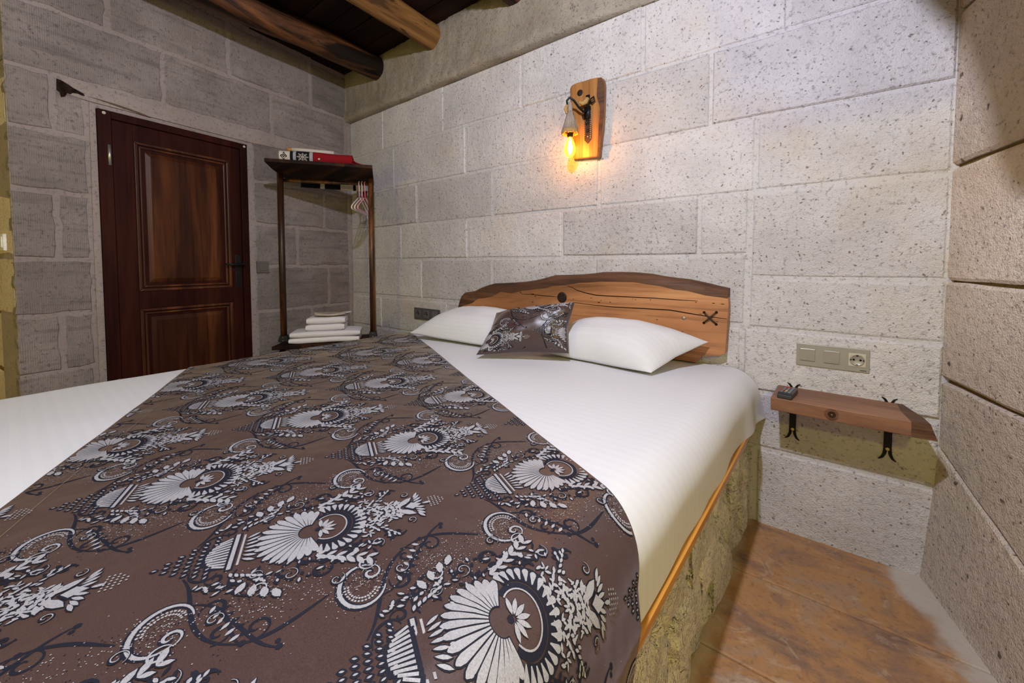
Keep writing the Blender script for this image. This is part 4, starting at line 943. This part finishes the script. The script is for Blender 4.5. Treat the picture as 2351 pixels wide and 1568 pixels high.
# ------------------------------------------------------------------ wall shelf with iron brackets and remote
def shelf():
    t = thing('wall_shelf', (3.43, 0, 0.55), 'thick walnut board shelf on two black iron brackets beside the bed', 'shelf')
    top = [(3.232, -0.002), (3.223, -0.200), (3.330, -0.203), (3.480, -0.206), (3.595, -0.204), (3.640, -0.200), (3.632, -0.13), (3.610, -0.05), (3.600, -0.002)]
    bot = [(3.232, -0.002), (3.224, -0.200), (3.330, -0.203), (3.480, -0.206), (3.600, -0.204), (3.655, -0.201), (3.648, -0.13), (3.632, -0.05), (3.622, -0.002)]
    n = len(top); V = [(x, y, 0.556) for x, y in bot] + [(x, y, 0.604) for x, y in top]
    mesh('board', V, [tuple(range(n))[::-1], tuple(range(n, 2*n))] + [(i, (i+1) % n, n+(i+1) % n, n+i) for i in range(n)], M_shelf, t, bevel=0.003)
    # darker live end and the heart of the log showing on the front edge
    e = [(3.597, -0.2045, 0.6045), (3.640, -0.2005, 0.6045), (3.632, -0.13, 0.6045), (3.610, -0.05, 0.6045), (3.600, -0.002, 0.6045), (3.585, -0.002, 0.6045), (3.585, -0.1, 0.6045)]
    V = e + [(3.598, -0.2065, 0.5555), (3.657, -0.2025, 0.5555), (3.650, -0.13, 0.5555), (3.634, -0.05, 0.5555), (3.624, -0.002, 0.5555)]
    mesh('live_edge', V, [(0, 1, 2, 3, 4, 5, 6), (0, 7, 8, 1), (1, 8, 9, 2), (2, 9, 10, 3), (3, 10, 11, 4)], M_bark, t)
    for rr, mt_ in ((0.020, M_bark), (0.013, M_shelf), (0.010, M_bark), (0.003, M_plat)):
        pass
    Geo().lathe([(0.021, 0), (0.020, 0.0008), (0.0, 0.0008)], (3.402, -0.2040, 0.580), (0, -1, 0), 20).build('heart_ring', M_bark, t)
    Geo().lathe([(0.012, 0), (0.011, 0.0014), (0.0, 0.0014)], (3.402, -0.2040, 0.580), (0, -1, 0), 16).build('heart_ring', M_knot, t)
    Geo().lathe([(0.003, 0), (0.002, 0.002)], (3.402, -0.2040, 0.580), (0, -1, 0), 8).build('heart_pith', M_plat, t)
    for x in (3.285, 3.566):
        b = Geo(); w = 0.011
        b.box((x-w, -0.006, 0.425), (x+w, 0.002, 0.60)); b.box((x-w, -0.185, 0.550), (x+w, 0.0, 0.5565))
        for s in (-1, 1):
            b.tube([WB(x+s*0.006, 0.43, 0.003), WB(x+s*0.008, 0.413, 0.004), WB(x+s*0.014, 0.399, 0.005), WB(x+s*0.024, 0.391, 0.006)], [0.0055, 0.005, 0.004, 0.0015], 6)
            b.tube([WB(x+s*0.006, 0.595, 0.003), WB(x+s*0.008, 0.605, 0.004), WB(x+s*0.013, 0.614, 0.005), WB(x+s*0.021, 0.620, 0.006)], [0.0055, 0.005, 0.004, 0.0015], 6)
        br = b.build('bracket', M_iron, t)
        Geo().lathe([(0.0065, 0), (0.006, 0.002), (0.003, 0.0015)], WB(x, 0.432, 0.006), (0, -1, 0), 12).build('screw', M_brass, br, True)
shelf()
def remote():
    t = thing('remote_control', (3.272, -0.155, 0.604), 'small black remote control with coloured keys lying on the wooden shelf', 'remote')
    ca, sa = cos(radians(-8)), sin(radians(-8)); o = Vector((3.272, -0.145, 0.6045))
    def RM(v): return o + Vector((v.x*ca - v.y*sa, v.x*sa + v.y*ca, v.z))
    body = Geo(); prof = [(-0.055, 0.0), (-0.052, 0.014), (-0.040, 0.020), (0.050, 0.020), (0.055, 0.010), (0.055, 0.0)]
    V = [RM(Vector((sx*0.023, y, z))) for sx in (-1, 1) for y, z in prof]; m = len(prof)
    body.add(V, [tuple(range(m)), tuple(range(m, 2*m))[::-1]] + [(i, (i+1) % m, m+(i+1) % m, m+i) for i in range(m)])
    body.build('body', M_blackplastic, t, bevel=0.003)
    for i in range(3):
        for j in range(5):
            g = Geo().box((-0.016+0.0115*i, -0.036+0.017*j, 0.0195), (-0.008+0.0115*i, -0.025+0.017*j, 0.0220), RM)
            g.build('key', M_button_r if (i, j) in ((0, 4), (0, 1), (1, 4)) else (M_button_y if (i, j) == (1, 1) else M_button_g), t)
remote()

# ------------------------------------------------------------------ corner rack
AF = Vector((0.5812, 0.8137, 0)).normalized()             # along the rack front (door side to headboard wall side)
NF = Vector((0.8137, -0.5812, 0)).normalized()            # out to the room
PL = Vector((0.340, -0.730, 0)); PR = Vector((0.690, -0.240, 0))
AF = (PR-PL).normalized(); NF = Vector((AF.y, -AF.x, 0)); MID = (PL+PR)/2
def K(a, n, z): return MID + AF*a + NF*n + Vector((0, 0, z))
rack = thing('clothes_rack', (MID.x, MID.y, 0), 'scorched dark pine corner clothes rack with shelf, rail and round posts', 'clothes rack')
HW = (PR-PL).length/2
def boardpoly(pts, z0, z1, name, mat, dz=0.0):
    n = len(pts); V = [K(a, b, z0 + dz*(b-0.0)) for a, b in pts] + [K(a, b, z1 + dz*(b-0.0)) for a, b in pts]
    return mesh(name, V, [tuple(range(n))[::-1], tuple(range(n, 2*n))] + [(i, (i+1) % n, n+(i+1) % n, n+i) for i in range(n)], mat, rack, bevel=0.003)
boardpoly([(-0.325, 0.27), (0.325, 0.27), (0.315, -0.205), (-0.30, -0.13), (-0.325, 0.10)], 1.737, 1.760, 'top_shelf', M_rackshelf, 0.06)
boardpoly([(-0.33, 0.195), (0.36, 0.195), (0.30, -0.14), (-0.28, -0.08)], 0.525, 0.550, 'bottom_shelf', M_rackshelf)
for a in (-HW, HW):
    Geo().tube([K(a, 0, 0.548), K(a, 0, 1.10), K(a, 0, 1.745)], 0.0205, 12).build('post', M_rack, rack, True)
    Geo().tube([K(a*0.93, 0.13, 0.0), K(a*0.93, 0.13, 0.53)], 0.018, 10).build('foot', M_rack, rack, True)
    bk = Geo(); bk.add([K(a-0.032, 0.032, 0.549), K(a+0.032, 0.032, 0.549), K(a+0.032, -0.03, 0.549), K(a-0.032, -0.03, 0.549), K(a-0.024, 0.026, 0.592), K(a+0.024, 0.026, 0.592), K(a+0.024, -0.025, 0.592), K(a-0.024, -0.025, 0.592)],
                        [(0, 3, 2, 1), (4, 5, 6, 7), (0, 1, 5, 4), (1, 2, 6, 5), (2, 3, 7, 6), (3, 0, 4, 7)])
    cu_ = bk.build('post_collar', M_iron, rack, bevel=0.003)
    for zz, nn in ((0.580, 0.028), (0.558, 0.032)): Geo().lathe([(0.004, 0), (0.003, 0.002)], K(a, nn, zz), NF, 8).build('screw', M_steel, cu_)
Geo().tube([K(-HW, -0.02, 1.695), K(HW, -0.02, 1.700)], 0.0125, 10).build('rail', M_rack, rack, True)

# hangers at the end of the rail
def hanger(a, yawd, mat, label):
    o = K(a, -0.02, 1.70); t = thing('coat_hanger', o, label, 'hanger', 'hangers on the rack rail')
    dr = (NF*cos(radians(yawd)) + AF*sin(radians(yawd))).normalized()
    def Q(x, z): return o + dr*x + Vector((0, 0, z))
    h = [Q(0.016*cos(radians(an)), 0.016*sin(radians(an))) for an in range(-20, 200, 20)]
    h = [Q(0.0155*cos(radians(an)), 0.0155*sin(radians(an))) for an in range(200, -70, -20)] + [Q(0.006, -0.03), Q(0.002, -0.10)]
    Geo().tube(h, 0.0032, 6).build('hook', mat, t, True)
    b = [Q(0.002, -0.10), Q(0.06, -0.125), Q(0.16, -0.175), Q(0.185, -0.19), Q(0.190, -0.205), Q(0.178, -0.212), Q(0.0, -0.212), Q(-0.178, -0.212), Q(-0.190, -0.205), Q(-0.185, -0.19), Q(-0.16, -0.175), Q(-0.06, -0.125), Q(0.002, -0.10)]
    Geo().tube(b, 0.0042, 6).build('shoulder_frame', mat, t, True)
hanger(HW-0.082, -12, M_white_h, 'pale pink plastic hanger at the inner end of the hanger cluster on the rail')
hanger(HW-0.062, -12, M_white_h, 'pale pink plastic hanger in the middle of the hanger cluster on the rail')
hanger(HW-0.042, -12, M_pink, 'bright pink plastic hanger next to the rack post')

# patterned wool rug folded on the top shelf
def band(a0, a1, b0, b1, z0, z1, name, mat, parent, sag=0.0):
    """one woven band of the folded rug: rounded folded section, front fold toward the room"""
    V = []; Fc = []; sec = []
    hz = (z1-z0)/2; mz = (z0+z1)/2
    for k in range(9): an = pi/2 - pi*k/8; sec.append((b1 + hz*0.75*cos(an), mz + hz*sin(an)))
    sec += [(b0, z0), (b0, z1)]
    m = len(sec); na = 5
    for i in range(na+1):
        a = a0+(a1-a0)*i/na
        for b, z in sec:
            V.append(K(a, b, z + (z-z0)/(z1-z0)*0.006*noise.noise((a*9, b*6, 2)) + 0.06*(b-0.2)))
    for i in range(na):
        for j in range(m): Fc.append((i*m+j, i*m+(j+1) % m, (i+1)*m+(j+1) % m, (i+1)*m+j))
    Fc += [tuple(range(m)), tuple(na*m+j for j in range(m))[::-1]]
    return autosmooth(mesh(name, V, Fc, mat, parent), 40)
ZS = 1.777
rug = thing('folded_rug', K(0, 0.1, ZS), 'folded woolen rug banded red, black, grey and cream on the rack shelf', 'rug')
bands = [(-0.250, -0.186, M_cream), (-0.186, -0.168, M_blackwool), (-0.168, -0.150, M_greywool), (-0.150, -0.070, M_blackwool), (-0.070, -0.050, M_greywool), (-0.050, 0.195, M_red)]
FB = 0.205
for a0, a1, mt_ in bands: band(a0, a1, -0.05, FB, ZS-0.005, ZS+0.070, 'woven_band', mt_, rug)
fx = FB + 0.0275
def rugface(z):
    q = max(-0.97, min(0.97, (z-(ZS+0.0325))/0.0375)); return FB + 0.75*0.0375*sqrt(1-q*q) + 0.0005
def motif_front(polys, mat, name):
    g = Geo()
    for pts in polys:
        n = len(pts); g.add([K(a, rugface(z)-0.001, z) for a, z in pts] + [K(a, rugface(z)+0.0012, z) for a, z in pts], [tuple(range(n))[::-1], tuple(range(n, 2*n))] + [(i, (i+1) % n, n+(i+1) % n, n+i) for i in range(n)])
    tag(g.build(name, mat, rug), kind='stuff')
sn = []; cxs, czs = -0.110, ZS+0.030
for k in range(8):
    an = k*pi/4; ca, sa = cos(an), sin(an)
    def rp(r_, t_): return (cxs+1.28*(r_*ca - t_*sa), czs+1.12*(r_*sa + t_*ca))
    for q_ in range(5): sn.append([rp(0.002+0.0044*q_, -0.0012), rp(0.0064+0.0044*q_, -0.0012), rp(0.0064+0.0044*q_, 0.0012), rp(0.002+0.0044*q_, 0.0012)])
    sn.append([rp(0.020, 0), rp(0.024, -0.003), rp(0.028, 0), rp(0.024, 0.003)])
    for s_ in (-1, 1): sn.append([rp(0.011, s_*0.0006), rp(0.017, s_*0.006), rp(0.019, s_*0.0055), rp(0.013, s_*0.0004)])
motif_front(sn, M_cream, 'snowflake')
dm = []
def ring(c, z, w, h, t_):
    o = [(c, z-h), (c+w, z), (c, z+h), (c-w, z)]; i_ = [(c+(a-c)*t_, z+(b-z)*t_) for a, b in o]
    return [[o[k], o[(k+1) % 4], i_[(k+1) % 4], i_[k]] for k in range(4)]
motif_front(ring(-0.222, ZS+0.030, 0.020, 0.029, 0.66) + ring(-0.222, ZS+0.032, 0.009, 0.013, 0.4), M_blackwool, 'diamond')
motif_front([[(-0.019, ZS+0.024), (-0.011, ZS+0.031), (-0.003, ZS+0.024), (-0.011, ZS+0.017)]], M_cream, 'small_diamond')
fg = Geo(); rr = random.Random(2)
for i in range(46):
    b = -0.04+0.27*rr.random(); zt = ZS+rr.uniform(0.0, 0.05)
    fg.tube([K(0.174, b, zt), K(0.195+rr.uniform(0, .015), b+rr.uniform(-.02, .02), zt*0.5+ZS*0.5+0.004), K(0.225+rr.uniform(0, 0.05), b+rr.uniform(-.04, .03), ZS+0.003)], [0.004, 0.004, 0.003], 4)
fg.build('fringe', M_red, rug, True)
# its tail hangs behind the shelf: black and cream stripes over a dark red fringe
for a0, a1, mt_ in ((-0.20, -0.07, M_blackwool), (-0.07, -0.04, M_cream), (-0.04, 0.07, M_blackwool), (0.07, 0.16, M_cream), (0.16, 0.18, M_blackwool), (0.18, 0.24, M_cream)):
    V = []
    for a in (a0, a1):
        e = -0.205 + (0.315-a)*(0.075/0.615) - 0.002; zs = 1.760 + 0.06*e
        V += [K(a, b, z) for b, z in ((-0.055, 1.7565), (e-0.004, zs-0.001), (e-0.004, 1.675), (e-0.010, 1.675), (e-0.010, zs+0.006), (-0.055, 1.764))]
    mesh('rug_tail', V, [tuple(range(6)), tuple(range(6, 12))[::-1]] + [(q, 6+q, 6+(q+1) % 6, (q+1) % 6) for q in range(6)], mt_, rug)
fg = Geo()
for i in range(26):
    a = 0.19+0.08*rr.random(); e = -0.205 + (0.315-a)*(0.075/0.615) - 0.009; fg.tube([K(a, e, 1.68), K(a+rr.uniform(-.01, .01), e, 1.60+rr.uniform(0, .03))], 0.0035, 4)
fg.build('tail_fringe', M_red, rug, True)

# thin cream roll lying on the rug
rl = thing('rolled_mat', K(-0.06, 0.12, ZS+0.06), 'thin cream rolled mat with wooden end lying on the folded rug', 'mat')
Geo().tube([K(-0.185, 0.175, ZS+0.088), K(-0.12, 0.175, ZS+0.088), K(0.0, 0.175, ZS+0.085), K(0.075, 0.178, ZS+0.083)], [0.0125, 0.013, 0.014, 0.013], 12).build('mat_roll', M_cream, rl, True)
Geo().tube([K(-0.212, 0.175, ZS+0.088), K(-0.183, 0.175, ZS+0.088)], 0.011, 10).build('wooden_end', M_plat, rl, True)

# towels on the lower shelf
def folded(name, a0, a1, b0, b1, z0, layers, lh, label, skew=0.0):
    t = thing(name, K((a0+a1)/2, (b0+b1)/2, z0), label, 'towel', 'white towels on the rack')
    for q in range(layers):
        z = z0+q*lh; V = []; Fc = []; sec = []
        for k in range(9): an = pi/2-pi*k/8; sec.append((b1+lh*0.5*cos(an), z+lh*0.5+lh*0.49*sin(an)))
        for k in range(9): an = -pi/2-pi*k/8; sec.append((b0+lh*0.5*cos(an), z+lh*0.5+lh*0.49*sin(an)))
        m = len(sec); na = 12
        for i in range(na+1):
            a = a0+(a1-a0)*i/na + skew*q
            e = 1-0.25*max(0, abs(2*i/na-1)-0.8)/0.2
            for b, zz in sec:
                V.append(K(a+0.006*noise.noise((b*8, q*3, 1)), b, z+lh*0.5+(zz-z-lh*0.5)*e + 0.004*noise.noise((a*8, b*8, q*5))))
        for i in range(na):
            for j in range(m): Fc.append((i*m+j, i*m+(j+1) % m, (i+1)*m+(j+1) % m, (i+1)*m+j))
        Fc += [tuple(range(m)), tuple(na*m+j for j in range(m))[::-1]]
        autosmooth(mesh('fold', V, Fc, M_towel, t), 50)
    return t
folded('bath_towel', -0.235, 0.215, -0.06, 0.145, 0.550, 2, 0.040, 'large white bath towel folded in two, lowest on the rack shelf', 0.008)
folded('hand_towel', -0.135, 0.115, -0.03, 0.115, 0.630, 1, 0.046, 'white hand towel folded directly on the large bath towel')
folded('hand_towel', -0.130, 0.120, -0.03, 0.110, 0.676, 1, 0.048, 'white hand towel uppermost of the stack, under the slippers')
sl_ = thing('slipper_pack', K(0, 0.04, 0.725), 'flat beige slippers in clear wrap on top of the towel stack', 'slippers')
for q in range(2):
    V = []; Fc = []; nn = 22
    for i in range(nn):
        an = 2*pi*i/nn; a = 0.105*cos(an) + 0.015; b = (0.036+0.008*cos(an))*sin(an) + 0.02+0.055*q
        V.append(K(a, b, 0.724+0.010*q+0.006*(cos(an)**2))); 
    for i in range(nn):
        an = 2*pi*i/nn; a = 0.105*cos(an) + 0.015; b = (0.036+0.008*cos(an))*sin(an) + 0.02+0.055*q
        V.append(K(a, b, 0.736+0.010*q+0.014*(cos(an)**2)))
    Fc = [tuple(range(nn))[::-1], tuple(range(nn, 2*nn))] + [(i, (i+1) % nn, nn+(i+1) % nn, nn+i) for i in range(nn)]
    autosmooth(mesh('slipper', V, Fc, M_beigecloth, sl_), 40)
Geo().add([K(0.06, 0.075, 0.742), K(0.155, 0.085, 0.752), K(0.155, 0.02, 0.752), K(0.06, 0.0, 0.742), K(0.06, 0.075, 0.745), K(0.155, 0.085, 0.755), K(0.155, 0.02, 0.755), K(0.06, 0.0, 0.745)], [(0, 3, 2, 1), (4, 5, 6, 7), (0, 1, 5, 4), (1, 2, 6, 5), (2, 3, 7, 6), (3, 0, 4, 7)]).build('wrap_end', M_towel, sl_)
